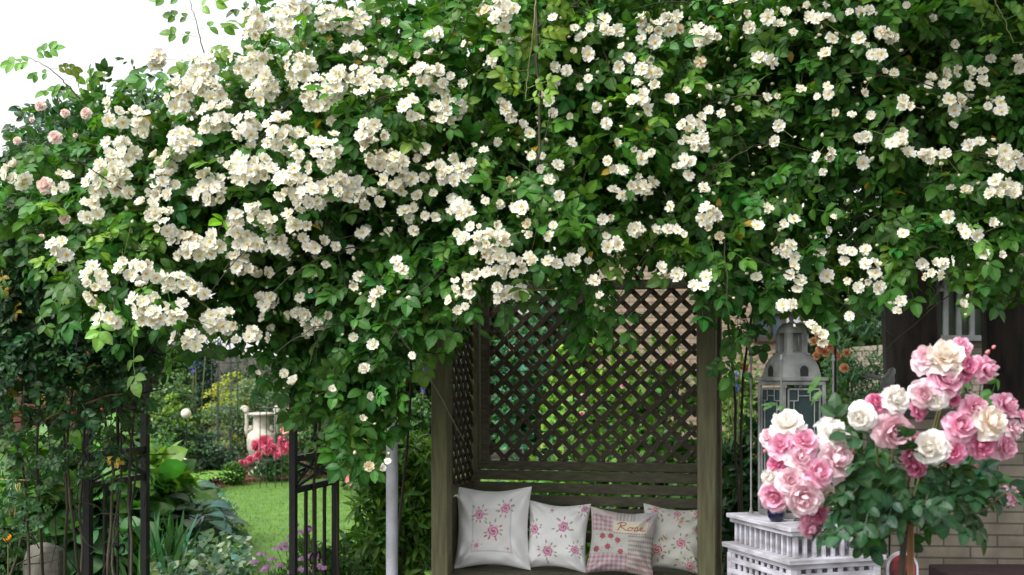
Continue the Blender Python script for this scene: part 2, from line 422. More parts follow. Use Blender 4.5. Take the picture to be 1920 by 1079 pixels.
def bush(name, label, cat, px, py_top, D, wpx, hm=None, base=0.0, col=(.06, .12, .025), leaf=.06, n=2500, T=None, ry=.7, ncl=None, var=.25, trunk=True, group=None, yel=0, flowers=None, cr=.34, droop=.3):
    """shrub or small tree; py_top is where its top shows, wpx its width in the photo"""
    x = (px-CX)/F*D; top = CH-(py_top-HY)/F*D; w = wpx/F*D/2
    zb = base; c = (x, D, (top+zb)/2); rad = (w, w*ry, (top-zb)/2)
    t = thing(name, label, cat, (x, D, 0), group)
    mb = MB(); ncl = ncl or 40
    P, O = clumps(c, rad, ncl, max(4, n//ncl), cr)
    cloud_leaves(mb, T or LEAF2, P, O, leaf, greens(len(P), col, var, yel), droop)
    mb.build('foliage', 'leaf', t)
    if trunk:
        sb = MB()
        for i in range(5):
            a = rng.uniform(0, 6.28); q = rng.uniform(.2, .6)
            e = np.array([x+math.cos(a)*w*q, D+math.sin(a)*w*q*ry, zb+(top-zb)*rng.uniform(.5, .8)])
            s0 = np.array([x+rng.uniform(-.05, .05), D+rng.uniform(-.05, .05), 0]); mid = (s0+e)/2+rng.normal(size=3)*.03*w; mid[2] += .1
            sb.tube([s0, mid, e], [max(.008, w*.05), max(.006, w*.035), .004], 6)
        sb.build('stem', 'stem', t)
    return t, c, rad

# ================================================================== SETTING
g = MB(); g.add([(-300, -60, 0), (300, -60, 0), (300, 500, 0), (-300, 500, 0)], [(0, 1, 2, 3)])
struct(g.build('ground', 'soil'))
def sheet(name, pts, z, m, sub=0):
    mb = MB(); c = np.mean(pts, 0); V = [(c[0], c[1], z)]+[(p[0], p[1], z) for p in pts]; n = len(pts)
    mb.add(V, [(0, 1+i, 1+(i+1) % n) for i in range(n)]); return struct(mb.build(name, m))
def G(px, py): d = gd(py); return ((px-CX)/F*d, d)
lawn_pts = [G(330, 933), G(380, 920), G(430, 911), G(490, 904), G(560, 898), G(660, 893), G(800, 891), G(1130, 889), (3.2, 12), (2.2, 9.0), (-1.2, 8.2), G(520, 1300), G(455, 1079), G(430, 1000), G(380, 950)]
sheet('lawn', lawn_pts, .012, 'lawn')
mul = [G(330, 940), G(380, 926), G(430, 915), G(490, 908), G(560, 901), G(700, 897), G(700, 868), G(560, 868), G(430, 875), G(300, 890), G(200, 935)]
sheet('mulch_bed', mul, .006, 'mulch')
pv = [(-1.2, 3.0), (3.5, 3.0), (3.9, 7.2), (-1.0, 7.8)]
sheet('terrace', pv, .02, 'paving')
# grass blades on the lawn
mb = MB(); 
xs, ys = samp(lawn_pts, 26000); 
bl = mkT([(-.09, 0, 0), (.09, 0, 0), (.05, .6, .06), (0, 1, .25), (-.05, .6, .06)], [(0, 1, 2, 4), (4, 2, 3)])
ax = nrm(np.stack([rng.normal(0, .5, len(xs)), rng.normal(0, .5, len(xs)), np.ones(len(xs))], 1))
mb.inst(bl, np.stack([xs, ys, np.full(len(xs), .01)], 1), frames(ax, rng.normal(size=(len(xs), 3))), rng.uniform(.02, .045, len(xs)), greens(len(xs), (.13, .27, .03), .2))
go = mb.build('grass', 'leaf'); go['kind'] = 'stuff'; go['label'] = 'short mown bright green grass of the lawn'; go['category'] = 'grass'
# mulch chips
mb = MB(); xs, ys = samp(mul, 7000)
chip = mkT([(-.5, -.2, 0), (.5, -.25, 0), (.45, .2, 0), (-.4, .25, 0), (0, 0, .2)], [(0, 1, 4), (1, 2, 4), (2, 3, 4), (3, 0, 4)])
n = len(xs); cc = np.array([.12, .06, .035])*rng.uniform(.3, 1.9, (n, 1))
mb.inst(chip, np.stack([xs, ys, np.full(n, .015)], 1), frames(rng.normal(size=(n, 3))*[1, 1, .2], np.tile((0, 0, 1.), (n, 1))+rng.normal(size=(n, 3))*.4), rng.uniform(.02, .06, n), cc)
go = mb.build('mulch_chips', 'fabric'); go['kind'] = 'stuff'; go['label'] = 'reddish brown bark chips covering the flower bed edge'; go['category'] = 'mulch'

# ================================================================== ARBOUR
TH = math.radians(13.5); ca, sa = math.cos(TH), math.sin(TH)
A0 = np.array([(808-CX)/F*6.26, 6.26, 0]); AW = 1.5; AD = .72
UL = np.array([ca, -sa, 0]); UD = np.array([sa, ca, 0]); RA = np.stack([UL, UD, [0, 0, 1]], 1)
def A(u, v, z): return A0+UL*u+UD*v+np.array([0, 0, z])
def u_at(px, v):
    k = (px-CX)/F      # X - k Y = 0
    b = A0+UD*v; return -(b[0]-k*b[1])/(ca+k*sa)
arb = thing('arbour_bench', 'dark green-brown wooden garden arbour with lattice back and built-in bench', 'arbour', A(AW/2, AD/2, 0))
pw = .092; PH = 2.34
for i, (u, v) in enumerate([(pw/2, pw/2), (AW-pw/2, pw/2), (pw/2, AD-.03), (AW-pw/2, AD-.03)]):
    s = pw if v < .1 else .07
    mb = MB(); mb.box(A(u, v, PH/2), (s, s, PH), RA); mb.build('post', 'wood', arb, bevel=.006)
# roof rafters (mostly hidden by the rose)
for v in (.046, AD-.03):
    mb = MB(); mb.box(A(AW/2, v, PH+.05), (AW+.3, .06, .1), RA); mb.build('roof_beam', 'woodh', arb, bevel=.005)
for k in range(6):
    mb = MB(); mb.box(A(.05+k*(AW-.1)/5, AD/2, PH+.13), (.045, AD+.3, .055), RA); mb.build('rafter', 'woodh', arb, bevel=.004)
# back lattice
def lattice(u0, u1, z0, z1, v, axis='u', pitch=.081, w=.030, th=.011, gap=True):
    """two layers of diagonal laths clipped to a rectangle"""
    mb = MB()
    for sgn, dv in ((1, -th*.55), (-1, th*.55)):
        d = np.array([1, sgn])/math.sqrt(2); nn = np.array([-sgn, 1])/math.sqrt(2)
        cx, cz = (u0+u1)/2, (z0+z1)/2; R = math.hypot(u1-u0, z1-z0)/2
        for k in range(int(-R/pitch)-1, int(R/pitch)+2):
            o = np.array([cx, cz])+nn*k*pitch+nn*(pitch*.3+rng.normal(0, .0015))
            lo, hi = -9., 9.
            for ax_, (a0, a1) in enumerate(((u0, u1), (z0, z1))):
                t0 = (a0-o[ax_])/d[ax_]; t1 = (a1-o[ax_])/d[ax_]; lo = max(lo, min(t0, t1)); hi = min(hi, max(t0, t1))
            if hi-lo < .02: continue
            p = o+d*lo; q = o+d*hi
            if axis == 'u': a = A(p[0], v+dv, p[1]); b = A(q[0], v+dv, q[1]); up = UD
            else: a = A(v+dv, p[0], p[1]); b = A(v+dv, q[0], q[1]); up = UL
            mb.bar(a, b, w, th, up)
    return mb
BV = AD-.03; bu0, bu1 = pw-.02, AW-pw+.02; LZ0, LZ1 = 1.085, 2.08
fr = MB()
for z, h in ((LZ0-.022, .052), (LZ1+.025, .055)): fr.box(A((bu0+bu1)/2, BV, z), (bu1-bu0, .045, h), RA)
fr.box(A(bu0+.05, BV-.004, (LZ0+LZ1)/2), (.055, .045, LZ1-LZ0), RA); fr.box(A(bu1-.05, BV-.004, (LZ0+LZ1)/2), (.055, .045, LZ1-LZ0), RA)
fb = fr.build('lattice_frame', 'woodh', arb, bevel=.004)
lb = lattice(bu0+.077, bu1-.077, LZ0, LZ1, BV-.005).build('back_lattice', 'lath', arb, bevel=.0015)
# nails on the lattice
nm = MB(); 
pitch = .081
for i in range(-14, 15):
    for j in range(-14, 15):
        cx, cz = (bu0+bu1)/2, (LZ0+LZ1)/2
        p = np.array([cx, cz])+np.array([-1, 1])/math.sqrt(2)*(i+.3)*pitch+np.array([1, 1])/math.sqrt(2)*(j+.3)*pitch
        if bu0+.09 < p[0] < bu1-.09 and LZ0+.015 < p[1] < LZ1-.015:
            nm.box(A(p[0], BV-.005-.0125, p[1]), (.0055, .003, .0055), RA)
nm.build('nail', 'zinc', lb)['kind'] = 'stuff'
# side lattices (one frame, one lattice each)
for u in (.045, AW-.045):
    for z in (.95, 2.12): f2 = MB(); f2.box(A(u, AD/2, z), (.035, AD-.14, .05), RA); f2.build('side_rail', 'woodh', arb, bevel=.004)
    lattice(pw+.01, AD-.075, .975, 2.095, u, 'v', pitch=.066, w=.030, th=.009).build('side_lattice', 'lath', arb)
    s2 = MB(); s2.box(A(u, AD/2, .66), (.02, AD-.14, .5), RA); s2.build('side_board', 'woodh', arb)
# backrest slats
SEAT = .52
for k in range(6):
    z = 1.008-k*.069
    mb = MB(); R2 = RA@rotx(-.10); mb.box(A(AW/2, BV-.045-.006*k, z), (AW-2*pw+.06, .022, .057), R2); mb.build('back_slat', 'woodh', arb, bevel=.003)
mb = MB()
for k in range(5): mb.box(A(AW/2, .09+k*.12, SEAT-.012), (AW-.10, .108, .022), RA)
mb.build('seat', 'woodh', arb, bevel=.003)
mb = MB(); mb.box(A(AW/2, .035, SEAT/2-.03), (AW-2*pw, .022, SEAT-.1), RA); mb.build('seat_front', 'woodh', arb, bevel=.003)

# ================================================================== CUSHIONS
def lerp_col(C, m, c): 
    m = np.clip(m, 0, 1)[..., None]; return C*(1-m)+np.asarray(c)*m
def p_rose(C, s, t, cx, cy, r, dark=(.50, .17, .30), light=(.78, .47, .60), leafc=(.42, .40, .30), leaves=7, seed=0):
    rr = random.Random(seed+int(cx*100)); dx, dy = s-cx, t-cy; d = np.hypot(dx, dy)/r; a = np.arctan2(dy, dx)
    edge = 1+.12*np.sin(a*6+rr.uniform(0, 6)); m = (d < edge).astype(float)
    C = lerp_col(C, m, light)
    sw = np.sin(d*13+a*2.0+rr.uniform(0, 6)); C = lerp_col(C, m*(sw > .25), dark); C = lerp_col(C, (d < .22), (.44, .12, .18))
    for i in range(leaves):
        b = i/leaves*6.283+rr.uniform(-.3, .3); q = r*rr.uniform(1.35, 2.1); lx, ly = cx+q*math.cos(b), cy+q*math.sin(b)
        ex = (s-lx)*math.cos(b)+(t-ly)*math.sin(b); ey = -(s-lx)*math.sin(b)+(t-ly)*math.cos(b)
        C = lerp_col(C, ((ex/(r*.36))**2+(ey/(r*.16))**2 < 1), leafc if rr.random() < .75 else (.50, .20, .28))
    return C
def p_line(C, s, t, pts, w, col):
    for (x0, y0), (x1, y1) in zip(pts[:-1], pts[1:]):
        vx, vy = x1-x0, y1-y0; L2 = vx*vx+vy*vy+1e-9; k = np.clip(((s-x0)*vx+(t-y0)*vy)/L2, 0, 1)
        d = np.hypot(s-x0-k*vx, t-y0-k*vy); C = lerp_col(C, (d < w), col)
    return C
def rect(s, t, x0, x1, y0, y1): return ((s > x0) & (s < x1) & (t > y0) & (t < y1)).astype(float)
white = (.86, .855, .85)
def paint1(s, t, C):
    C = lerp_col(C, rect(s, t, -.48, .60, -.62, .52), (.77, .75, .74))
    for b in ((-.50, -.46, -.64, .54), (.58, .62, -.64, .54)): C = lerp_col(C, rect(s, t, *b), (.62, .63, .66))
    C = lerp_col(C, rect(s, t, -.5, .62, -.66, -.62), (.60, .61, .64))
    for cx, cy, r in ((-.28, .34, .13), (.44, .50, .13), (.12, -.10, .16)): C = p_rose(C, s, t, cx, cy, r, leaves=10)
    C = p_rose(C, s, t, -.35, -.48, .07, leaves=6); return p_rose(C, s, t, .5, -.55, .04)
def paint2(s, t, C):
    for cx, cy, r in ((.30, .30, .17), (-.18, -.52, .17), (-.72, .15, .15), (.72, -.38, .13), (-.15, .82, .05), (.85, .85, .10)): C = p_rose(C, s, t, cx, cy, r, leaves=10)
    return C
def ging(s, t, n=14):
    a = (np.sin(s*n*3.14) > 0).astype(float)+(np.sin(t*n*3.14) > 0).astype(float); return a/2
def paint3(s, t, C):
    pink = (.42, .24, .28); pale = (.60, .52, .50)
    C = C*0+np.array(pale)
    for b in ((-.95, -.28, .28, .80), (-1, .28, -1, -.42)):
        m = rect(s, t, *b); C = lerp_col(C, m, (.60, .52, .53)); C = lerp_col(C, m*ging(s, t), pink)
    m = rect(s, t, -.95, .28, -.42, .10)+0; m = rect(s, t, -1, .22, -.42, .28); C = lerp_col(C, m, (.56, .55, .52))
    for i, (cx, cy) in enumerate(((-.62, .12), (-.12, .02), (-.42, -.22), (-.78, -.30), (0, -.36), (-.35, .14))): C = p_rose(C, s, t, cx, cy, .09, dark=(.35, .05, .07), light=(.45, .16, .18), leaves=4, seed=i)
    m = rect(s, t, .22, 1, -1, .28); C = lerp_col(C, m, (.55, .50, .47)); C = lerp_col(C, m*(np.sin(t*42) > .2)*(np.sin(s*90+t*40) > -.2), (.22, .21, .19))
    m = rect(s, t, .28, 1, -1, -.42); C = lerp_col(C, m*(np.sin(t*42+1) > .6), (.50, .28, .30))
    m = rect(s, t, -.2, .35, .68, 1); C = lerp_col(C, m*(np.sin(s*60) > 0), (.40, .38, .38))
    m = rect(s, t, .38, 1, .62, 1); C = lerp_col(C, m, (.58, .56, .58)); C = p_rose(C, s, t, .78, .70, .08, dark=(.35, .05, .07), leaves=4)
    m = rect(s, t, -.30, .78, .28, .68); C = lerp_col(C, m, (.72, .66, .52))
    for b in ((-.30, .78, .26, .285),): C = lerp_col(C, rect(s, t, *b)*(np.sin(s*70) > 0), (.08, .07, .06))
    c = (.42, .15, .11); w = .017; X = lambda p: [(-.14+x*.92, .36+y*.40) for x, y in p]
    C = p_line(C, s, t, X([(.10, .70), (.08, .35), (0, 0)]), w, c)
    C = p_line(C, s, t, X([(-.02, .52), (.06, .66), (.18, .72), (.27, .64), (.24, .48), (.08, .36), (.18, .2), (.27, .04), (.34, .03)]), w, c)
    C = p_line(C, s, t, X([(.42, .30), (.35, .22), (.34, .10), (.40, .02), (.48, .08), (.50, .20), (.44, .30), (.52, .26), (.58, .28)]), w, c)
    C = p_line(C, s, t, X([(.55, .05), (.62, .28), (.66, .34), (.68, .16), (.66, .03), (.58, .02)]), w, c)
    C = p_line(C, s, t, X([(.66, .03), (.74, .10), (.82, .20), (.84, .30), (.78, .32), (.75, .18), (.80, .03), (.92, .08)]), w, c)
    return C
def paint4(s, t, C):
    C = C*0+np.array((.66, .65, .60)); olive = (.30, .30, .14)
    for i, (cx, cy, r) in enumerate(((-.45, -.40, .17), (.32, -.12, .16), (-.6, .85, .12), (.25, .60, .07), (.7, .9, .12), (.6, -.8, .14), (-.2, .0, .06), (.1, .85, .12), (-.75, .2, .05), (.8, .35, .08))):
        C = p_rose(C, s, t, cx, cy, r, dark=(.50, .16, .22) if i % 3 else (.40, .08, .06), light=(.72, .48, .50), leafc=olive, leaves=8, seed=i)
    rr = random.Random(5)
    for i in range(26):
        x, y, b = rr.uniform(-.9, .9), rr.uniform(-.9, .9), rr.uniform(0, 3); ex = (s-x)*math.cos(b)+(t-y)*math.sin(b); ey = -(s-x)*math.sin(b)+(t-y)*math.cos(b)
        C = lerp_col(C, ((ex/.07)**2+(ey/.028)**2 < 1), olive)
    return C
def cushion(name, label, px, v, w, h, lean, yaw, roll, paint, base, seed, puff=.085, slump=.0, dz=0):
    n = 150; t = np.linspace(-1, 1, n); s, t = np.meshgrid(t, t)
    r = random.Random(seed); ph = [r.uniform(0, 6.28) for _ in range(12)]
    e = 1-.10*np.cos(t*1.57)**1.0; f = 1-.125*np.cos(s*1.57)**1.3      # sides bow in, corners stay out
    xs = s*w/2*e; zs = t*h/2*f
    prof = (np.maximum(0, 1-np.abs(s)**3.2)*np.maximum(0, 1-np.abs(t)**3.2))**.62
    wr = .007*np.sin(s*6+t*9+ph[0])*np.exp(-((np.abs(s)-.75)**2)/.06)+.004*np.sin(t*11+s*4+ph[1])*np.exp(-((t+.8)**2)/.05)
    wr = wr+.004*np.sin(s*13-t*5+ph[2])*np.exp(-((t-.85)**2)/.03)+.004*np.sin((s+t*.6)*4+ph[3])*np.sin((t-.7*s)*3+ph[6])+.0025*np.sin((s-1.6*t)*7+1.5*np.sin(s*3+ph[7])+ph[4])
    wr = wr+.012*np.maximum(0, np.sin((s*1.3+t*.5)*7+ph[5]))*np.exp(-((s-.8)**2+(t+.7)**2)/.12)
    for cs, ct in ((-1, -1), (1, -1), (-1, 1), (1, 1)):
        an_ = np.arctan2(t-ct*1.05, s-cs*1.05); rr_ = np.hypot(s-cs, t-ct); wr = wr+.0055*np.sin(an_*r.uniform(9, 13)+r.uniform(0, 6))*np.exp(-((rr_-.45)/.28)**2)
    wr = wr+.006*np.sin((s*2.2+t*3.1)+2*np.sin(t*3+ph[8])+ph[9])*np.exp(-(t+.25)**2/.5)
    front = puff*prof+wr*np.minimum(1, prof*2)
    sag = -slump*(1-(t+1)/2)*0
    C = np.tile(np.asarray(base, float), (n, n, 1)); C = paint(s, t, C)
    R = RA@rotz(yaw)@rotx(-lean)@roty(roll)
    zc = h/2*math.cos(lean)
    c = A(u_at(px, v), v, SEAT+zc+dz)
    Vf = np.stack([xs, -front, zs], -1).reshape(-1, 3); Vb = np.stack([xs, front*.8, zs], -1).reshape(-1, 3)
    idx = np.arange(n*n).reshape(n, n); q = np.stack([idx[:-1, :-1], idx[:-1, 1:], idx[1:, 1:], idx[1:, :-1]], -1).reshape(-1, 4)
    mb = MB(); mb.add(Vf@R.T+c, {4: q, 3: []}, C.reshape(-1, 3)); mb.add(Vb@R.T+c, {4: q[:, ::-1], 3: []}, np.asarray(base))
    # piping along the seam
    o = mb.build(name, 'fabric', smooth=True); recenter(o, A(u_at(px, v), v, SEAT)); return tag(o, label, 'cushion', 'cushions in a row on the arbour bench')
cushion('cushion', 'large white cushion with a stitched panel of pink roses, beside the left arbour post', 924, .30, .435, .455, .16, .02, -.02, paint1, white, 1, .09, dz=.0)
cushion('cushion', 'smaller white cushion with pink rose sprays, between the large white and the patchwork one', 1045, .34, .355, .375, .18, -.05, .03, paint2, white, 2, .08, dz=.0)
cushion('cushion', 'patchwork cushion of pink gingham and florals stitched with the word Rose', 1166, .27, .365, .355, .24, .10, .07, paint3, white, 3, .075, dz=.0)
cushion('cushion', 'cream cushion with small pink and green floral print, half behind the patchwork cushion', 1263, .42, .36, .36, .16, -.06, .05, paint4, white, 4, .07, dz=.0)

# ================================================================== METAL ARCH
D_L, D_R = 6.63, 6.34
P_L = np.array([(165-CX)/F*D_L, D_L, 0]); P_R = np.array([(550-CX)/F*D_R, D_R, 0])
arch = thing('garden_arch', 'dark iron rose arch with crossed and barred side panels', 'arch', (P_L+P_R)/2)
ad = .60
def sidepanel(P0, thick):
    pts = [P0, P0+UD*ad]
    for i, p in enumerate(pts):
        mb = MB(); mb.box(p+np.array([0, 0, 1.1]), (thick, thick, 2.2), RA); mb.build('post', 'iron', arch, bevel=.002)
    for z in (.965, 1.135, 2.0):
        mb = MB(); mb.bar(pts[0]+[0, 0, z], pts[1]+[0, 0, z], thick*.7, .035); mb.build('rail', 'iron', arch)
    mb = MB()
    mb.bar(pts[0]+[0, 0, .98], (pts[0]+pts[1])/2+[0, 0, 1.12], .012, .014); mb.bar((pts[0]+pts[1])/2+[0, 0, 1.12], pts[1]+[0, 0, .98], .012, .014)
    mb.bar(pts[0]+[0, 0, 1.12]+UL*.013, pts[1]+[0, 0, .98]+UL*.013, .012, .014); mb.bar(pts[0]+[0, 0, 1.05]-UL*.013, pts[1]+[0, 0, 1.12]-UL*.013, .012, .014)
    mb.bar(pts[0]+[0, 0, .99]+UL*.026, pts[1]+[0, 0, 1.11]+UL*.026, .012, .014)
    mb.build('cross_brace', 'iron', arch)
    for k in (.28, .5, .72):
        mb = MB(); w = .026 if k != .5 else .012
        mb.bar(pts[0]+UD*ad*k+[0, 0, .05], pts[0]+UD*ad*k+[0, 0, .95 if k != .5 else .95], w, .012, UL); mb.build('bar', 'iron', arch)
    mb = MB(); c = pts[0]+UD*ad*.5
    mb.tube([c+[0, 0, 1.15], c+[0, 0, 1.9]], .011, 6); mb.build('centre_rod', 'iron', arch)
    for z0 in (1.15, .50):
        mb = MB()
        for sg in (-1, 1):
            a = np.linspace(0, 4.6, 14); q = .045*(1-a/7)
            pp = [c+UD*sg*(.045+ -.045*math.cos(t)*(1-t/7))+np.array([0, 0, z0+.05+.045*math.sin(t)*(1-t/7)]) for t in a]
            mb.tube(pp, .007, 5)
        mb.build('scroll', 'iron', arch)
sidepanel(P_L, .042); sidepanel(P_R, .036)
for off in (0, ad):
    mb = MB(); a = P_L+UD*off; b = P_R+UD*off
    pts = [a*(1-k)+b*k+np.array([0, 0, 2.2+.55*math.sin(k*math.pi)]) for k in np.linspace(0, 1, 16)]
    mb.tube(pts, .015, 6); mb.build('hoop', 'iron', arch)

# ================================================================== WHITE PIPE
dpp = 6.5; x0 = (735-CX)/F*dpp
pip = thing('white_pipe_post', 'white painted round pipe standing left of the arbour, dark clamp near its top', 'post', (x0, dpp, 0))
mb = MB(); mb.lathe([(.0, 0), (.033, 0), (.033, 1.225), (.031, 1.235), (.027, 1.24), (.027, 2.3), (0, 2.3)], (x0, dpp, 0), 36); mb.build('pipe', 'pipe', pip)
mb = MB(); mb.lathe([(.030, 1.238), (.034, 1.238), (.034, 1.262), (.030, 1.262)], (x0, dpp, 0), 20); mb.build('clamp', 'iron', pip)
c = W(655, 575, 6.6)
lamp = thing('lamp_hood', 'small pale grey conical hood half hidden in rose leaves above the arch side', 'lamp', c)
mb = MB(); mb.lathe([(.004, .06), (.05, .05), (.10, .012), (.105, 0), (.10, -.004), (.02, .01)], c, 24); mb.build('hood', 'zinc', lamp, smooth=True)
mb = MB(); mb.tube([c+[0, 0, .05], c+[0, .1, .3], c+[0, .3, .5]], .008, 6); mb.tube([c+[0, 0, .02], c+[0, 0, -.06]], [.03, .02], 8); mb.build('bracket', 'iron', lamp)

# ================================================================== TABLE + LANTERN (turned 18 degrees)
PHI = math.radians(18); VR = np.array([math.cos(PHI), math.sin(PHI), 0]); VD = np.array([-math.sin(PHI), math.cos(PHI), 0]); RT = np.stack([VR, VD, [0, 0, 1]], 1)
T0 = np.array([(1482-CX)/F*4.93, 4.93, 0]); TW, TD, TZ = .45, .56, .95
def Tt(a, b, z): return T0+VR*a+VD*b+np.array([0, 0, z])
tab = thing('plant_stand', 'lilac white lattice-sided garden stand under the grey lantern', 'stand', Tt(TW/2, TD/2, 0))
mb = MB(); mb.box(Tt(TW/2, TD/2, TZ-.010), (TW, TD, .020), RT); mb.box(Tt(TW/2, TD/2, TZ-.0305), (TW-.024, TD-.024, .020), RT); mb.build('top', 'table', tab, bevel=.003)
mb = MB(); i0 = .03
z0, z1 = TZ-.135, TZ-.041
for k in range(9):
    a = i0+.012+k*(TW-2*i0-.024)/8
    for b in (i0, TD-i0): mb.box(Tt(a, b, (z0+z1)/2), (.020 if k in (0, 8) else .015, .018, z1-z0), RT)
for k in range(1, 11):
    b = i0+.004+k*(TD-2*i0)/11
    for a in (i0+.012, TW-i0-.012): mb.box(Tt(a, b, (z0+z1)/2), (.018, .015, z1-z0), RT)
mb.build('spindle_gallery', 'table', tab, bevel=.002)
mb = MB(); o = .015; mb.box(Tt(TW/2, TD/2, z0-.011), (TW+2*o, TD+2*o, .022), RT); mb.box(Tt(TW/2, TD/2, z0-.034), (TW-.01, TD-.01, .024), RT); mb.build('shelf_rim', 'table', tab, bevel=.003)
for a, b in ((.02, .02), (TW-.02, .02), (.02, TD-.02), (TW-.02, TD-.02)):
    mb = MB(); mb.box(Tt(a, b, (z0-.046)/2), (.035, .035, z0-.046), RT); mb.build('leg', 'table', tab, bevel=.003)
def grid_panel(fa, L, z0, z1):
    mb = MB(); p = .052; w = .024
    k = .045
    while k < L-.03:
        mb.box(*fa(k, (z0+z1)/2, w, z1-z0, 0)); k += p
    z = z1-.03
    while z > z0+.02:
        mb.box(*fa(L/2, z, L-.07, w, 1)); z -= p
    return mb
zt = z0-.046
fr_f = lambda k, z, w, h, l: (Tt(k, .012+(-.004 if l else .004), z), (w, .007, h), RT)
fr_b = lambda k, z, w, h, l: (Tt(k, TD-.012+(-.004 if l else .004), z), (w, .007, h), RT)
fr_l = lambda k, z, w, h, l: (Tt(.012+(-.004 if l else .004), k, z), (.007, w, h), RT)
fr_r = lambda k, z, w, h, l: (Tt(TW-.012+(-.004 if l else .004), k, z), (.007, w, h), RT)
for f_, L_ in ((fr_f, TW), (fr_b, TW), (fr_l, TD), (fr_r, TD)):
    grid_panel(f_, L_, .08, zt).build('lattice_panel', 'table', tab)
# lantern
LS = .205; L0 = T0+VR*.13+VD*.27+np.array([0, 0, TZ+.001])
def Lt(a, b, z): return L0+VR*a+VD*b+np.array([0, 0, z])
lan = thing('garden_lantern', 'tall weathered grey metal lantern with domed roof and turret on the lilac stand', 'lantern', Lt(LS/2, LS/2, 0))
BH = .612
mb = MB(); mb.box(Lt(LS/2, LS/2, .012), (LS+.012, LS+.012, .024), RT); mb.build('base_plate', 'zinc', lan, bevel=.003)
mb = MB(); mb.box(Lt(LS/2, LS/2, BH+.010), (LS+.034, LS+.034, .016), RT); mb.box(Lt(LS/2, LS/2, BH-.008), (LS+.014, LS+.014, .018), RT); mb.build('cornice', 'zinc', lan, bevel=.003)
for a, b in ((0, 0), (LS, 0), (0, LS), (LS, LS)):
    mb = MB(); mb.box(Lt(a, b, BH/2), (.016, .016, BH-.03), RT); mb.build('corner_post', 'zinc', lan, bevel=.002)
    s = .03; aa = a+(-s if a == 0 else s); bb = b+(-s if b == 0 else s)
    mb = MB(); c = Lt(aa, bb, 0)
    mb.lathe([(.012, 0), (.006, .02), (.0045, .03), (.0045, BH+.09), (.009, BH+.095), (.009, BH+.102), (.005, BH+.106), (.008, BH+.115), (.0, BH+.122)], c, 10); mb.build('outer_rod', 'zinc', lan, smooth=True)
for face in range(4):
    if face == 0: f = lambda k, z, d=0: Lt(k, -.0+d, z); up = VD; sg = -1
    elif face == 1: f = lambda k, z, d=0: Lt(-.0+d, k, z); up = VR; sg = -1
    elif face == 2: f = lambda k, z, d=0: Lt(k, LS-d, z); up = VD
    else: f = lambda k, z, d=0: Lt(LS-d, k, z); up = VR
    mb = MB(); sz = (LS-.03, .003, BH-.06) if face % 2 == 0 else (.003, LS-.03, BH-.06)
    mb.box(f(LS/2, BH/2, .004), sz, RT); gl = mb.build('pane', 'glass', lan)
    mb = MB(); m0, m1 = .022, LS-.022; zt_, zb_ = BH-.035, .04
    for a_, b_ in (((m0, zb_), (m0, zt_)), ((m1, zb_), (m1, zt_)), ((m0, zt_), (m1, zt_)), ((m0, zb_), (m1, zb_))):
        mb.bar(f(a_[0], a_[1], -.003), f(b_[0], b_[1], -.003), .008, .005, up)
    g0, g1 = m0+.028, m1-.028; ztt = zt_-.03; e = .022
    pl = [(g0, zb_), (g0, ztt-e), (g0+e, ztt-e), (g0+e, ztt), (g1-e, ztt), (g1-e, ztt-e), (g1, ztt-e), (g1, zb_)]
    for a_, b_ in zip(pl[:-1], pl[1:]): mb.tube([f(a_[0], a_[1], -.004), f(b_[0], b_[1], -.004)], .0028, 5)
    for a_, b_ in (((m0, ztt-e), (g0, ztt-e)), ((g1, ztt-e), (m1, ztt-e)), ((g0+e, ztt), (g0+e, zt_)), ((g1-e, ztt), (g1-e, zt_))): mb.tube([f(a_[0], a_[1], -.004), f(b_[0], b_[1], -.004)], .0028, 5)
    mb.build('lead_tracery', 'zinc', gl)
mb = MB(); prof = []
n = 12
def sqdome(mb, a, hgt, z, steps=10, power=.5, c=(LS/2, LS/2)):
    V = []; S_ = 32
    for i in range(steps+1):
        k = i/steps; q = a*math.cos(k*math.pi/2*.80); zz = z+hgt*math.sin(k*math.pi/2)
        for j in range(S_):
            an = j/S_*6.283+.785; ex = 5-3*k
            d = (abs(math.cos(an))**ex+abs(math.sin(an))**ex)**(-1/ex); V.append(Lt(c[0]+q*d*math.cos(an), c[1]+q*d*math.sin(an), zz))
    fs = [(i*S_+j, i*S_+(j+1) % S_, (i+1)*S_+(j+1) % S_, (i+1)*S_+j) for i in range(steps) for j in range(S_)]
    mb.add(V, fs)
sqdome(mb, LS/2+.006, .118, BH+.018); dome = mb.build('dome', 'zinc', lan, smooth=True)
for face in range(4):      # arched dormers on the dome; dark plates paint the shade of openings
    mb = MB(); Rf = RT@rotz(face*math.pi/2); c = Lt(LS/2, LS/2, BH+.022)
    an = np.linspace(0, math.pi, 10)
    for (r0, yy, m_, hh) in ((.030, .106, 'zinc', .028), (.021, .1085, 'openingshade', .026)):
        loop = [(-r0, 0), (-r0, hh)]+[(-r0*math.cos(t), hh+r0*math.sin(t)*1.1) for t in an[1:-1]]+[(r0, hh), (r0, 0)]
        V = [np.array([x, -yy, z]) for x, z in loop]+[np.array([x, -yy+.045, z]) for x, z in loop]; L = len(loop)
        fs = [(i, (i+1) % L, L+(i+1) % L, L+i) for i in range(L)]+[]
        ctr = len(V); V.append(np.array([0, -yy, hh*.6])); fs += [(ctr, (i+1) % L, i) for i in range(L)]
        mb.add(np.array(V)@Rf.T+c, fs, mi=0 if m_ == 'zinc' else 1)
    mb.build('dormer', ['zinc', 'openingshade'], dome)
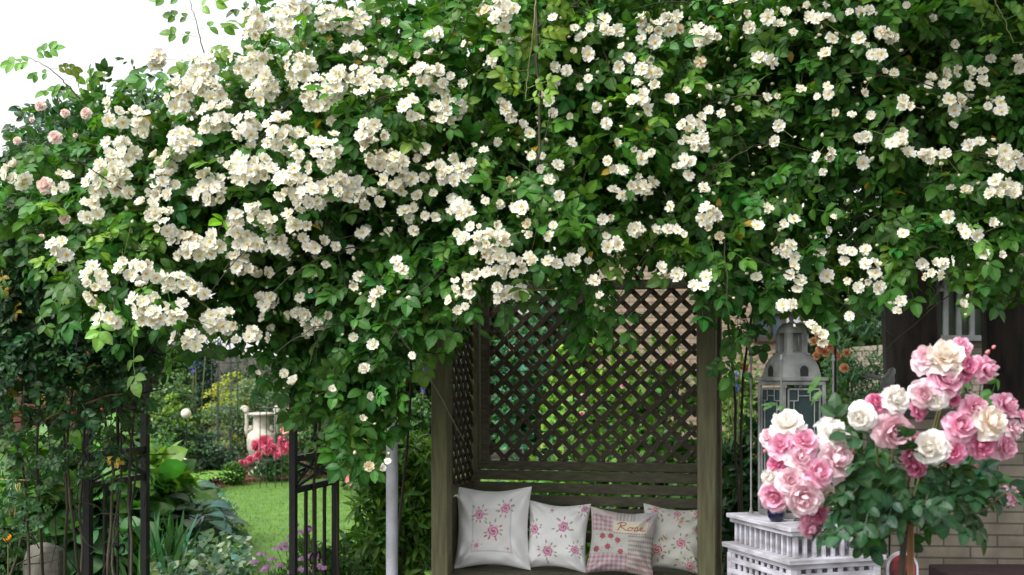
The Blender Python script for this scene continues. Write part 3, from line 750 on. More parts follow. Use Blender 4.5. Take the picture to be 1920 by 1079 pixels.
# turret with slots, cap and finial
TZ2 = BH+.128; tw = .052
for a, b in ((-1, -1), (1, -1), (-1, 1), (1, 1)):
    mb = MB(); mb.box(Lt(LS/2+a*(tw-.014), LS/2+b*(tw-.014), TZ2+.045), (.030, .030, .095), RT); mb.build('turret_pier', 'zinc', lan, bevel=.003)
mb = MB(); mb.box(Lt(LS/2, LS/2, TZ2+.045), (.030, .030, .09), RT); mb.build('turret_core', 'zinc', lan)
mb = MB(); mb.box(Lt(LS/2, LS/2, TZ2-.004), (.124, .124, .010), RT); mb.build('turret_plate', 'zinc', lan, bevel=.002)
mb = MB(); sqdome(mb, tw+.004, .048, TZ2+.090); mb.build('turret_cap', 'zinc', lan, smooth=True)
mb = MB(); mb.lathe([(.012, 0), (.016, .006), (.008, .014), (.014, .026), (.009, .042), (.003, .055), (.007, .062), (0, .075)], Lt(LS/2, LS/2, TZ2+.134), 14); mb.build('finial', 'zinc', lan, smooth=True)
# cobalt jug and curled wire on the stand
c = Tt(.085, .12, TZ+.001)
c = Tt(-.0+.05, .20, TZ+.001)
jug = thing('glazed_pot', 'small round dark cobalt blue pot on the lilac stand before the lantern', 'pot', c)
mb = MB(); mb.lathe([(0, 0), (.022, 0), (.036, .02), (.038, .04), (.026, .065), (.018, .075), (.020, .085), (.016, .085), (.014, .07)], c, 24); mb.build('body', 'cobalt', jug, smooth=True)
mb = MB(); mb.lathe([(.020, .083), (.022, .09), (.015, .094)], c, 20); mb.build('rim', 'zinc', jug, smooth=True)
mb = MB(); c = Tt(.17, .10, TZ+.006)
for k in range(5):
    a = np.linspace(0, 5.2, 16)+k*1.2; pp = [c+np.array([(.02+.03*t/5)*math.cos(t)+.02*k-.04, (.02+.03*t/5)*math.sin(t), .004+.006*abs(math.sin(t*2+k))]) for t in a]
    mb.tube(pp, .0022, 5)
tag(recenter(mb.build('curled_wire', 'iron'), c), 'curled black wire ornament lying on the lilac stand by the blue pot', 'ornament')

# ================================================================== WALLS, HOUSES
def boxobj(name, m, c, size, parent, R=None, bevel=0):
    mb = MB(); mb.box(c, size, R); return mb.build(name, m, parent, bevel=bevel)
# low pale brick wall at the right
wy = math.radians(-5)
wl = MB(); 
wl.box((2.6, 0, .67), (5.2, .22, 1.34)); w_ = wl.build('brick_wall', 'greybrick', loc=((1625-CX)/F*6.9, 6.9, 0), rotz=wy)
tag(w_, 'pale grey-buff brick garden wall behind the pink standard rose', 'wall')
cp = MB(); cp.box((2.6, 0, 1.365), (5.26, .27, .05)); co = cp.build('coping', 'stone', loc=(0, 0, 0)); co.data.materials[0] = M['rock']; co.parent = w_
st = MB(); st.box((0, 0, 0), (1.2, .5, .16)); o = st.build('stone_step', 'step', loc=(2.78, 5.9, 0), bevel=.01)
cz = .60; o.data.transform(Matrix.Scale(cz/.16, 4, (0, 0, 1))); o.location.z = cz/2
tag(o, 'dark red stone ledge in front of the pale brick wall', 'ledge')
# arched plaque leaning on the wall behind the standard rose
c = W(1692, 1079, 5.2); pz = CH-(1035-HY)/F*5.2
pl = thing('arched_picture', 'arch-topped picture in a white frame showing red flowers, behind the rose stem', 'picture', (c[0], c[1], 0))
wv = 30/F*5.2
def archshape(mb, r, zb, zt, y0, y1, mi=0):
    an = np.linspace(math.pi, 0, 14); L = [(-r, zb)]+[(r*math.cos(t), zt-r+r*math.sin(t)) for t in an]+[(r, zb)]; n = len(L)
    V = [(c[0]+x, c[1]+y0, z) for x, z in L]+[(c[0]+x, c[1]+y1, z) for x, z in L]+[(c[0], c[1]+y0, (zb+zt)/2), (c[0], c[1]+y1, (zb+zt)/2)]
    fs = [(i, (i+1) % n, n+(i+1) % n, n+i) for i in range(n)]+[(2*n, i, (i+1) % n) for i in range(n)]+[(2*n+1, n+(i+1) % n, n+i) for i in range(n)]
    mb.add(V, fs, mi=mi)
mb = MB(); archshape(mb, wv, .0, pz, 0, .02); mb.build('frame', 'table', pl)
mb = MB(); archshape(mb, wv-.012, .02, pz-.012, -.006, -.001); mb.build('picture', 'plaque', pl)
# tan brick house far behind
hd = 17.; hx0 = (1135-CX)/F*hd; hx1 = (1475-CX)/F*hd; hw = hx1-hx0
ho = thing('brick_house', 'tan brick house with brown framed window seen behind the arbour', 'house', ((hx0+hx1)/2, hd+3, 0))
boxobj('wall', 'tanbrick', ((hx0+hx1)/2, hd+3, 2.6), (hw, 6, 5.2), ho)
mb = MB(); a, b = hx0-.35, hx1+.35; mb.add([(a, hd-.4, 5.2), (b, hd-.4, 5.2), (b, hd+6.4, 5.2), (a, hd+6.4, 5.2), (a, hd+3, 7.2), (b, hd+3, 7.2)], [(0, 1, 5, 4), (2, 3, 4, 5), (0, 4, 3), (1, 2, 5), (0, 3, 2, 1)]); mb.build('roof', 'rooftile', ho)
for (pa, pb, ya, yb) in ((1414, 1470, 585, 637), (1180, 1240, 330, 400)):
    xa = (pa-CX)/F*hd; xb = (pb-CX)/F*hd; za = CH-(ya-HY)/F*hd; zb = CH-(yb-HY)/F*hd; xb = min(xb, hx1-.05)
    mb = MB(); t = .06
    for cc_, ss_ in ((((xa+xb)/2, hd-.03, za), (xb-xa, .06, t)), (((xa+xb)/2, hd-.03, zb), (xb-xa, .06, t)), ((xa, hd-.03, (za+zb)/2), (t, .06, za-zb+t)), ((xb, hd-.03, (za+zb)/2), (t, .06, za-zb+t)), (((xa+xb)/2, hd-.028, (za+zb)/2), (t*.6, .05, za-zb-t))): mb.box(cc_, ss_)
    wf = mb.build('window', 'frame', ho); boxobj('pane', 'pane', ((xa+xb)/2, hd-.008, (za+zb)/2), (xb-xa-t, .012, za-zb-t), wf)
# white building far left
wd = 24.; xa = (385-CX)/F*wd; xb = (560-CX)/F*wd
wb = thing('white_building', 'plain white rendered building beyond the flower garden, grey plinth below', 'building', ((xa+xb)/2, wd+2, 0))
zb = CH-(667-HY)/F*wd
boxobj('wall', 'white', ((xa+xb)/2, wd+2, (4.4+zb)/2), (xb-xa, 4, 4.4-zb), wb)
boxobj('plinth', 'rock', ((xa+xb)/2, wd+2, zb/2), (xb-xa-.06, 3.94, zb), wb)
mb = MB(); a, b = xa-.3, xb+.3; mb.add([(a, wd-.3, 4.4), (b, wd-.3, 4.4), (b, wd+4.3, 4.4), (a, wd+4.3, 4.4), (a, wd+2, 5.6), (b, wd+2, 5.6)], [(0, 1, 5, 4), (2, 3, 4, 5), (0, 4, 3), (1, 2, 5), (0, 3, 2, 1)]); mb.build('roof', 'rooftile', wb)
# glazed veranda at the right, behind the trunks
vd = 12.5; xa = (1745-CX)/F*vd; xb = (2080-CX)/F*vd
vr = thing('glazed_veranda', 'pale framed glass veranda behind the two tree trunks', 'veranda', ((xa+xb)/2, vd+1.5, 0))
zs = CH-(640-HY)/F*vd; zt2 = CH-(500-HY)/F*vd
boxobj('base_wall', 'greybrick', ((xa+xb)/2, vd+1.5, zs/2), (xb-xa, 3, zs), vr)
boxobj('sill', 'paleframe', ((xa+xb)/2, vd-.03, zs+.03), (xb-xa+.1, .12, .06), vr)
mb = MB()
x = xa+.03
while x < xb: mb.box((x, vd+.03, (zs+.06+zt2)/2), (.045, .05, zt2-zs-.06)); x += .14 if x < xa+.7 else .5
mb.box(((xa+xb)/2, vd+.028, zs+.55), (xb-xa, .04, .04)); mb.build('mullion', 'paleframe', vr)
boxobj('glass', 'verandaglass', ((xa+xb)/2, vd+.08, (zs+zt2)/2+.03), (xb-xa-.02, .01, zt2-zs-.06), vr)
mb = MB(); mb.add([(xa-.2, vd-.3, zt2), (xb+.2, vd-.3, zt2), (xb+.2, vd+3.2, zt2+1.2), (xa-.2, vd+3.2, zt2+1.2), (xa-.2, vd-.3, zt2+.08), (xb+.2, vd-.3, zt2+.08), (xb+.2, vd+3.2, zt2+1.28), (xa-.2, vd+3.2, zt2+1.28)], [(0, 3, 2, 1), (4, 5, 6, 7), (0, 1, 5, 4), (1, 2, 6, 5), (2, 3, 7, 6), (3, 0, 4, 7)]); mb.build('roof', 'paleframe', vr)

exec_later = []
# ================================================================== RAMBLER ROSE
SPOTS = """477,50,35,60 533,37,60,70 560,8,40,30 615,35,40,50 295,112,35,40 383,130,50,50 467,120,75,45 340,178,60,70 393,172,50,40 492,165,58,60 565,125,52,60 600,175,75,75 635,150,30,50
405,225,70,60 462,235,48,55 525,252,65,60 265,235,30,55 215,215,35,45 343,265,58,55 223,285,52,55 310,305,45,40 305,345,50,50 200,335,85,70 30,325,36,32 120,345,28,50 465,318,100,58 395,350,60,60 608,290,55,65 560,300,20,50 412,300,16,16 540,350,50,55
583,360,55,55 630,353,50,45 173,393,38,45 108,467,42,32 280,393,32,45 302,417,42,40 318,397,26,22 370,463,80,50 407,447,26,30 343,440,28,22 360,360,22,22 397,377,22,22 483,397,35,40 447,430,40,45 457,453,60,45 500,417,35,30 555,412,48,48
520,460,33,42 543,478,22,22 567,448,22,22 590,463,38,26 447,493,33,30 467,507,38,28 497,513,42,22 548,510,22,22 597,513,24,24 611,497,18,18 630,462,20,20 230,490,22,28 260,507,80,38 323,530,50,30 353,528,20,22 373,543,38,26 388,550,20,20
177,527,50,45 173,567,22,20 200,600,34,28 260,573,33,46 280,597,60,34 330,590,46,46 347,637,45,38 378,637,20,20 413,600,58,45 395,607,22,24 460,637,40,28 480,627,28,24 503,633,22,20 500,567,33,33 492,595,22,22 567,570,28,42 553,590,30,20 587,610,32,30 615,593,24,22 573,630,18,14 585,547,16,16
660,40,60,55 723,43,20,20 663,93,30,28 817,65,32,18 917,27,28,40 947,17,35,50 922,113,26,24 903,97,16,18 870,82,14,18 933,80,18,24 970,78,18,20 1037,33,20,22 1077,53,18,18 1090,70,24,24 1107,53,18,20 1133,37,28,28 1143,60,34,24 1077,98,20,20 1102,102,28,26
1220,50,45,42 1228,80,28,28 1203,73,24,24 1260,43,38,40 1167,90,22,28 1180,110,24,22 1217,113,22,22 1160,127,24,24 1213,133,48,22 1192,155,20,24 1227,163,28,18 1200,187,30,20 1213,205,28,24 1260,187,28,26
663,128,18,20 687,113,18,14 717,117,24,20 737,103,20,20 755,115,18,26 673,147,36,22 703,143,48,32 733,157,24,26 672,173,22,22 700,160,38,22 757,155,18,22 783,107,18,18 807,103,24,26 810,140,50,46 832,172,26,26 783,143,24,36 846,143,18,18 868,157,20,20 773,187,26,24 763,213,28,36 783,223,28,28 817,200,26,28 850,197,30,26 877,197,22,26 858,222,18,18 833,217,40,42 813,225,18,20
693,233,30,28 707,253,38,28 683,263,28,34 695,280,38,38 713,303,34,24 775,280,18,18 798,280,26,26 788,300,28,26 737,303,38,34 750,317,38,26 737,343,40,28 767,340,34,28 820,313,34,28 852,300,26,26 847,327,50,30 883,305,20,18 795,333,24,22 888,275,17,17 907,283,19,19 933,267,17,17 650,340,28,34 673,337,18,20
947,147,16,20 940,193,24,22 953,210,24,38 980,233,20,22 993,250,24,22 997,293,20,22 1040,127,24,22 1063,133,24,24 1040,152,20,20 1035,167,22,20 1017,180,20,24 1030,190,26,24 1037,213,22,20 1103,147,18,18 1087,163,17,15 1068,218,16,17 1118,202,22,24 1137,232,24,24 1072,268,24,26 1017,293,14,20 1013,317,18,20 1045,310,26,26 1030,337,24,24 953,340,22,26
1155,270,24,24 1140,302,20,18 1160,320,32,28 1188,280,18,18 1203,297,28,28 1222,287,18,22 1197,333,20,20 1203,350,38,24 1270,313,22,26 1277,267,12,24
650,357,22,32 693,372,40,30 747,353,46,26 783,367,28,20 813,362,20,20 910,377,20,20 938,383,22,20 953,345,16,16 977,390,30,20 1030,342,20,14 1048,368,24,24 850,377,22,24 845,395,18,18 867,392,32,30 762,403,24,34 775,433,24,24 797,405,20,22 815,408,20,24 680,437,28,26 730,437,24,28 750,500,26,30
857,437,18,20 882,425,20,20 900,427,18,24 930,423,24,20 880,447,40,26 923,450,52,38 950,447,30,26 900,477,30,22 930,483,30,20 960,490,35,28 993,490,34,26 1027,490,28,26 1043,495,22,24 917,510,50,28 967,507,50,24 957,547,62,34 988,420,20,14 1037,423,18,18 1030,443,26,26 993,443,22,14 1090,472,18,16 1077,490,32,22 1103,490,16,16
853,527,20,22 875,520,26,26 853,543,18,18 875,540,26,28 842,563,24,22 880,553,28,24 858,583,20,20 872,575,16,18 673,520,25,20 663,537,22,16 707,553,30,26 663,633,20,16 700,647,24,12 773,667,17,14 683,690,20,18 1150,357,24,22 1167,367,22,20 1197,353,28,24 1213,363,26,24 1130,413,22,18 1143,408,18,18 1137,443,18,22 1153,460,35,20 1197,430,32,24 1230,432,20,18 1252,430,22,22 1270,432,26,26 1113,527,26,24 1125,557,22,20 1240,503,24,24 1270,515,28,26 1257,388,22,20
1310,50,24,26 1313,67,36,34 1342,72,26,28 1308,85,28,26 1313,117,24,26 1370,3,28,16 1398,28,20,20 1405,52,26,24 1440,33,28,28 1472,22,24,24 1460,47,28,26 1487,60,20,20 1513,13,20,20 1520,33,28,24 1543,40,30,22 1547,10,14,14 1593,23,18,20 1613,23,24,22 1630,20,24,18 1700,10,16,16 1747,37,24,26 1560,72,25,24 1547,100,28,22 1438,113,36,22 1610,73,28,24 1623,83,20,20 1660,70,34,30 1643,97,30,28 1790,83,20,20
1287,170,16,24 1327,167,18,18 1330,207,22,20 1352,213,18,18 1382,207,20,22 1438,183,18,18 1458,183,20,20 1502,167,24,24 1552,163,24,20 1553,177,24,22 1532,182,16,16 1617,177,22,20 1657,137,20,18 1677,137,18,18 1745,150,28,22 1770,142,28,24 1740,160,20,18 1770,160,28,18 1793,133,24,20 1820,133,26,18 1843,133,22,18 1817,162,22,18 1843,153,28,22 1857,110,18,20 1910,120,20,30
1700,198,28,32 1633,217,18,20 1568,213,24,20 1597,215,18,16 1793,187,34,24 1790,207,26,18 1852,200,20,20 1875,192,26,24 1877,210,28,22 1293,227,30,16 1310,230,18,22 1293,247,28,26 1310,270,34,30 1287,263,22,26 1293,303,28,30 1290,330,26,26 1320,353,24,18 1460,237,24,22 1452,265,24,24 1547,290,38,20 1617,305,28,16 1543,323,16,14 1623,257,24,18
1690,250,24,26 1673,267,28,24 1693,270,32,24 1702,287,28,18 1730,293,24,26 1747,295,34,24 1770,290,28,22 1817,273,28,26 1837,267,26,24 1860,293,28,26 1883,283,28,28 1900,303,42,36 1880,303,22,20 1810,357,26,16 1880,347,34,24 1913,353,14,20
1320,358,26,24 1330,400,34,34 1330,430,24,22 1348,443,20,18 1283,440,14,22 1420,423,24,18 1440,390,24,28 1470,420,22,16 1488,412,28,26 1563,407,16,18 1553,433,17,16 1450,472,24,22 1467,463,18,20 1483,460,26,26 1473,473,24,16 1490,483,22,20 1488,498,26,18 1483,517,26,22 1500,527,28,22 1495,542,22,14 1550,517,26,26 1418,520,20,16 1323,520,28,24 1317,538,44,22 1283,517,14,24
1537,473,24,18 1580,470,26,24 1597,473,24,26 1583,490,22,16 1623,468,22,18 1633,500,36,24 1640,513,28,20 1627,527,20,18 1610,540,26,24 1647,540,28,24 1590,527,18,18 1813,358,26,22 1867,363,34,28 1880,350,34,26 1900,360,34,28 1777,407,26,20 1693,438,24,16 1803,430,26,18 1827,443,36,18 1860,420,26,24 1730,495,26,22 1757,510,36,22 1777,493,32,26 1733,523,17,13 1843,477,24,18 1877,480,20,20
1688,565,24,18 1682,583,22,14 1802,573,26,20 1480,573,40,18 1540,627,34,18 1520,610,20,18 1593,593,20,28 533,700,20,20 553,718,28,22 482,702,17,17 682,691,17,14 694,744,18,18 680,786,20,20 692,875,20,18 714,878,20,18 727,865,16,14 624,729,17,14"""
spots = [tuple(float(q) for q in s.split(',')) for s in SPOTS.split()]
def yfront(px, py):
    """front skin of the rambler: bulging, receding upwards"""
    px = np.asarray(px, float); py = np.asarray(py, float)
    return 5.0-.22*wob(px, py)+.0006*np.maximum(0, 260-py)+.10*np.clip((py-560)/120, 0, 1.6)+.25*np.clip((200-px)/200, 0, 1)
ram = thing('rambling_rose', 'huge rambling rose smothered in white yellow-eyed blossom over the arch and arbour', 'climbing rose', (-1.2, 6.4, 0))
OUT = [(-30, 400), (20, 370), (60, 320), (110, 290), (170, 265), (230, 235), (290, 205), (350, 185), (410, 165), (460, 140), (500, 100), (540, 50), (600, -20), (640, -60), (1990, -60), (1990, 530), (1900, 510), (1850, 510), (1760, 490), (1700, 490), (1650, 500), (1560, 520), (1500, 530), (1440, 530), (1400, 560), (1370, 570), (1350, 510), (1290, 480), (1265, 430), (1165, 430), (1140, 470), (1100, 490), (1060, 470), (930, 480), (900, 500), (840, 505), (790, 545), (765, 600), (725, 670), (685, 750), (662, 790), (645, 750), (650, 660), (620, 610), (570, 640), (500, 600), (470, 555), (400, 550), (330, 585), (270, 575), (170, 570), (120, 480), (60, 430), (0, 400)]
fm = MB()
# leaves sit in tufts so that the mass has lights, darks and gaps
nt_ = 1850; tx, ty = samp(OUT, nt_)
thin = np.clip((ty+40)/230, .13, 1); keep = rng.random(nt_) < np.where((tx > 430) & (tx < 950), thin, 1)
keep &= ~((np.abs(tx-1712) < 60) & (ty > 300) & (rng.random(nt_) < .6))
keep &= ~((np.abs(tx-1610) < 55) & (np.abs(ty-370) < 70) & (rng.random(nt_) < .6))
keep &= ~((tx > 1050) & (rng.random(nt_) < np.where(tx > 1350, .38, .25)))
keep &= ~((tx < 170) & (ty > 430) & (rng.random(nt_) < .5))
tx, ty = tx[keep], ty[keep]; nt_ = len(tx)
for ex, (pts_, dens) in enumerate(()): pass
dep = .13+rng.exponential(.30, nt_).clip(0, 1.5)
ty0 = yfront(tx, ty)+dep
C0 = Wv(tx, ty, ty0); out0 = nrm(np.stack([rng.normal(0, .5, nt_), -1+rng.normal(0, .25, nt_), .45+rng.normal(0, .4, nt_)], 1))
per = 8
P = np.repeat(C0, per, 0)+rng.normal(size=(nt_*per, 3))*np.array([.085, .085, .075]); O = nrm(np.repeat(out0, per, 0)+rng.normal(size=(nt_*per, 3))*.45)
tone = np.repeat(rng.normal(1, .22, nt_).clip(.55, 1.6), per)
xr = np.repeat(tx, per)
base = greens(nt_*per, (.056, .160, .028), .16, 0)*tone[:, None]
young = np.repeat((rng.random(nt_) < .13) | (np.abs(tx-1000) < 45)*(ty < 260)*(rng.random(nt_) < .75), per); base[young] = base[young]*np.array([2.3, 1.75, 1.5])
cloud_leaves(fm, SPR, P, O, .148, base, droop=.45, jit=.75)
x, y = samp(OUT, 90); P = Wv(x, y, yfront(x, y)+rng.uniform(-.02, .25, 90)); cloud_leaves(fm, LEAF3, P, np.tile((0, -1., .3), (90, 1)), .055, np.array([.45, .30, .03])*rng.uniform(.5, 1.1, (90, 1)), .5)
# extra hanging tufts by hand: (px, py, count, radius px)
for px, py, k, r in ((860, 480, 26, 50), (780, 540, 10, 30), (860, 570, 6, 20), (1110, 545, 14, 35), (1120, 590, 9, 22), (1075, 520, 8, 25), (1375, 600, 12, 26), (1372, 670, 5, 14), (690, 700, 45, 60), (664, 775, 30, 28), (660, 835, 14, 20), (676, 715, 16, 26), (570, 690, 28, 45), (530, 660, 22, 40), (600, 640, 28, 45), (1450, 340, 26, 55), (1350, 500, 22, 45), (1540, 540, 14, 35), (1620, 530, 8, 26), (1810, 520, 6, 26), (540, 500, 22, 60), (640, 560, 26, 55), (700, 640, 24, 45), (735, 610, 14, 30), (1335, 540, 6, 20), (1430, 540, 10, 28)):
    x = rng.normal(px, r*.55, k); y = rng.normal(py, r*.55, k); d = yfront(x, y)+rng.uniform(.08, .42, k)
    P = Wv(x, y, d); O = nrm(np.stack([rng.normal(0, .4, k), -np.ones(k), rng.normal(.3, .3, k)], 1))
    cloud_leaves(fm, SPR, P, O, .15, greens(k, (.050, .158, .028), .2, 0), droop=.7, jit=.5)
fo = fm.build('foliage', 'leaf', ram)
# arching canes and twigs
def wcane(pts, r0, r1, D=None, n=14):
    pts = np.array(pts, float); t = np.linspace(0, 1, len(pts)); tt = np.linspace(0, 1, n)
    q = np.stack([np.interp(tt, t, pts[:, i]) for i in range(3)], 1)
    for _ in range(2): q[1:-1] = (q[:-2]+2*q[1:-1]+q[2:])/4
    return q+rng.normal(size=q.shape)*min(.008, .6*r0), np.linspace(r0, r1, n)
for spec in ([(640, 1250, 6.9), (632, 900, 6.9), (610, 600, 6.2), (480, 420, 5.8), (330, 330, 5.6)], [(588, 1250, 6.6), (586, 880, 6.6), (640, 560, 6.1), (820, 380, 5.7), (1000, 300, 5.5)],
             [(720, 1250, 6.8), (760, 900, 6.8), (780, 600, 6.3), (700, 330, 5.8), (560, 180, 5.6)], [(1390, 1200, 6.9), (1380, 800, 6.8), (1370, 560, 6.3), (1290, 380, 5.8), (1160, 250, 5.6)],
             [(1400, 1200, 7.0), (1385, 760, 6.9), (1420, 480, 6.2), (1560, 330, 5.8), (1750, 260, 5.6)], [(1006, -60, 5.0), (1008, 100, 4.9), (1012, 210, 4.85), (1008, 305, 4.84)],
             [(1060, -40, 5.4), (1035, 60, 5.2), (1020, 85, 5.1), (980, 130, 5.0)], [(640, 120, 5.5), (760, 60, 5.4), (850, 10, 5.4), (930, -40, 5.4)]):
    mb = MB(); q, r = wcane([W(*s) for s in spec], (.009 if spec[0][1] > 600 else .007), .005)
    mb.tube(q, r, 7); mb.build('cane', 'stem', ram, smooth=True)
tw = MB()
for i in range(430):
    x, y = samp(OUT, 1); x, y = x[0], y[0]
    if y < 330-.42*x+60 or (y < 150 and x < 700): continue
    fr_ = i % 7 == 0; d = float(yfront(x, y))+(rng.uniform(-.08, .08) if fr_ else rng.uniform(.05, .9)); p = W(x, y, d)
    v = nrm(rng.normal(size=3)*[1, .3, .8]); L = rng.uniform(.3, .75) if fr_ else rng.uniform(.15, .5); kk = np.linspace(0, 1, 8)[:, None]; sag = rng.uniform(.05, .2)
    q = p+v*L*kk+np.array([0, 0, 1.])*sag*kk*(1-kk*1.6)+rng.normal(size=(8, 3))*.004; tw.tube(q, np.linspace(.0034, .0015, 8), 4, cap=False)
# thin stems against the gap above the arbour
for a, b in (((1175, 470), (1180, 535)), ((1215, 455), (1185, 545)), ((1240, 480), (1215, 540)), ((1160, 490), (1200, 530))):
    tw.tube([W(*a, 6.6), (W(*a, 6.6)+W(*b, 6.7))/2+[.02, 0, 0], W(*b, 6.7)], .012, 5)
o = tw.build('twig', 'twig', ram); o['kind'] = 'stuff'
# blossom trusses
par = list(range(len(spots)))
def find(i):
    while par[i] != i: i = par[i]
    return i
size = {i: 1 for i in par}
pairs = sorted((math.hypot(spots[i][0]-spots[j][0], spots[i][1]-spots[j][1]), i, j) for i in range(len(spots)) for j in range(i) if abs(spots[i][0]-spots[j][0]) < 60 and abs(spots[i][1]-spots[j][1]) < 60)
area = {i: spots[i][2]*spots[i][3] for i in par}
for d, i, j in pairs:
    a, b = find(i), find(j)
    reach = (min(spots[i][2], 50)+min(spots[j][2], 50))*.5+2
    if a != b and d < reach and area[a]+area[b] < 4200: par[b] = a; area[a] += area[b]
groups = {}
for i in range(len(spots)): groups.setdefault(find(i), []).append(i)
gl_ = sorted(groups.values(), key=lambda g: -sum(spots[i][2]*spots[i][3] for i in g))
def put_blossoms(mb, x, y, w, h, sizepx=26):
    cell = 19.5; 
    if w < 30 and h < 30: pts = [(x, y, 0)]; 
    else:
        pts = []; nx = max(1, int(round(w/cell))); ny = max(1, int(round(h/cell)))
        for a in range(nx):
            for b in range(ny):
                u = ((a+.5+(.25 if b % 2 else -.25))/nx-.5); v = ((b+.5)/ny-.5)
                if nx > 2 and ny > 2 and (2*u)**2+(2*v)**2 > 1.25: continue
                pts.append((x+u*w*.92+rng.normal(0, 3), y+v*h*.92+rng.normal(0, 3), 1-(2*u)**2*.5-(2*v)**2*.5))
        for _ in range(len(pts)//2): pts.append((x+rng.normal(0, w*.25), y+rng.normal(0, h*.25), .3))
    bright = 1.0
    for bx, by, bulge in pts:
        d = float(yfront(x, y))-.12-.05*bulge+rng.uniform(-.02, .03); P = W(bx, by, d)[None]
        sp = min(w, 34)*rng.uniform(.92, 1.12) if len(pts) == 1 else sizepx*rng.uniform(.85, 1.18)
        R_ = sp/2/F*d*1.09
        nx_, nz_ = (bx-x)/max(w, 30)*1.6, -(by-y)/max(h, 30)*1.6
        z = np.array([[nx_+rng.normal(0, .35), -1.0+.15*rng.normal(), nz_+.28+rng.normal(0, .32)]])
        tn = rng.uniform(.93, 1.03); k = int(rng.integers(0, len(BLO)))
        mb.inst(BLO[k], P, frames_z(z), [R_], np.array([[tn, tn*rng.uniform(.985, 1.005), tn*rng.uniform(.93, 1.02)]])*(np.array([[.88, .78, .62]]) if rng.random() < .012 else 1))
    # little stalks running back, and buds
    for _ in range(max(1, len(pts)//3)):
        bx, by, _b = pts[int(rng.integers(0, len(pts)))]; d = float(yfront(x, y))
        mb.tube([W(bx, by, d-.05), W(x+rng.normal(0, 5), y-rng.uniform(5, 25), d+.10)], .0018, 3, col=(.16, .20, .06), cap=False)
    for _ in range(int(rng.integers(0, 3))):
        bx, by = x+rng.normal(0, w*.5+8), y+rng.normal(0, h*.5+8); d = float(yfront(x, y))-.04; p = W(bx, by, d); v = nrm(rng.normal(size=3)*[1, .6, .6]+[0, -.3, .4])
        mb.inst(BUD, p[None], frames_z(v[None]), [rng.uniform(.014, .024)], np.ones((1, 3)))
        mb.tube([p, W(x, y, d+.08)], .0014, 3, col=(.2, .22, .07), cap=False)
rest = MB()
for gi, gidx in enumerate(gl_):
    mb = MB() if gi < 99 else rest
    for i in gidx: put_blossoms(mb, *spots[i])
    if gi < 99: mb.build('blossom_truss', 'petal', ram, smooth=False)
# loose buds and faint blooms deep in the mass
for i in range(150):
    x, y = samp(OUT, 1); d = float(yfront(x[0], y[0]))+rng.uniform(-.02, .1); p = W(x[0], y[0], d)
    rest.inst(BUD, p[None], frames_z(nrm(rng.normal(size=3)+[0, -.5, .5])[None]), [rng.uniform(.015, .026)], np.ones((1, 3)))
LEFTP = [(40, 420), (200, 240), (420, 130), (650, 60), (950, 60), (950, 500), (640, 560), (560, 700), (480, 640), (200, 600), (100, 480)]
for i in range(140):
    x, y = samp(OUT if i % 3 == 0 else LEFTP, 1); d = float(yfront(x[0], y[0]))+rng.uniform(.0, .28); p = W(x[0], y[0], d)
    rest.inst(BLO[i % 13], p[None], frames_z(nrm(rng.normal(size=3)*.5+[0, -1, .3])[None]), [rng.uniform(.022, .034)], np.ones((1, 3)))
o = rest.build('scattered_blossom', 'petal', ram); o['kind'] = 'stuff'
# long shoots into the sky
def shoot(spec, k, leafsz=.11, mat_='greenstem', col=(.13, .27, .05)):
    q, r = wcane([W(*s) for s in spec], .0035, .0016, n=20); mb = MB(); mb.tube(q, r, 5)
    so = mb.build('shoot', mat_, ram, smooth=True)
    lm = MB(); idx = np.linspace(1, 19, k).astype(int); P = q[idx]; sd = np.where(np.arange(k) % 2, 1., -1.)
    ax = nrm(np.stack([sd, -.2+rng.normal(0, .3, k), rng.normal(.1, .3, k)], 1)); R = frames(ax, nrm(np.stack([rng.normal(0, .3, k), -1.0*np.ones(k), np.ones(k)*.35], 1)))
    w_ = rng.integers(0, 6, k)
    for i in range(k): lm.inst(SPR[w_[i]], P[i:i+1], R[i:i+1], [leafsz*rng.uniform(.7, 1.1)], greens(1, col, .15))
    lm.build('shoot_leaves', 'leaf', so)
shoot([(395, 125, 5.2), (382, 100, 5.15), (370, 50, 5.1), (355, 2, 5.1)], 9, .15)
shoot([(150, 185, 5.3), (125, 158, 5.25), (95, 130, 5.2), (55, 108, 5.2)], 8, .14)
shoot([(560, 110, 5.3), (540, 80, 5.2), (520, 60, 5.2)], 4)
shoot([(1006, -20, 4.85), (1000, 60, 4.8), (990, 140, 4.8), (985, 190, 4.78)], 14, .13, col=(.12, .24, .035))
shoot([(1860, -10, 4.8), (1880, 30, 4.75), (1900, 80, 4.7)], 10, .15, col=(.10, .22, .04))

# ================================================================== PINK CLIMBER AT THE LEFT
pk = thing('climbing_rose', 'tall dark-leaved climbing rose with a few pale pink blooms at the left edge', 'climbing rose', W(60, 1250, 6.2)*[1, 1, 0])
PK = [(-60, 380), (20, 320), (60, 255), (110, 225), (160, 200), (240, 175), (300, 180), (320, 260), (300, 420), (280, 600), (270, 700), (150, 720), (60, 700), (-60, 720)]
mb = MB(); n = 620; x, y = samp(PK, n); d = 5.75+rng.exponential(.35, n).clip(0, 1.3)+.1*wob(x, y)
C0 = Wv(x, y, d); per = 7
P = np.repeat(C0, per, 0)+rng.normal(size=(n*per, 3))*.07; O = nrm(np.stack([rng.normal(-.2, .5, n*per), -np.ones(n*per), rng.normal(.4, .4, n*per)], 1))
tone = np.repeat(rng.normal(1, .2, n).clip(.6, 1.5), per)[:, None]
cloud_leaves(mb, SPR, P, O, .105, greens(n*per, (.035, .095, .035), .18, .01)*tone, droop=.4)
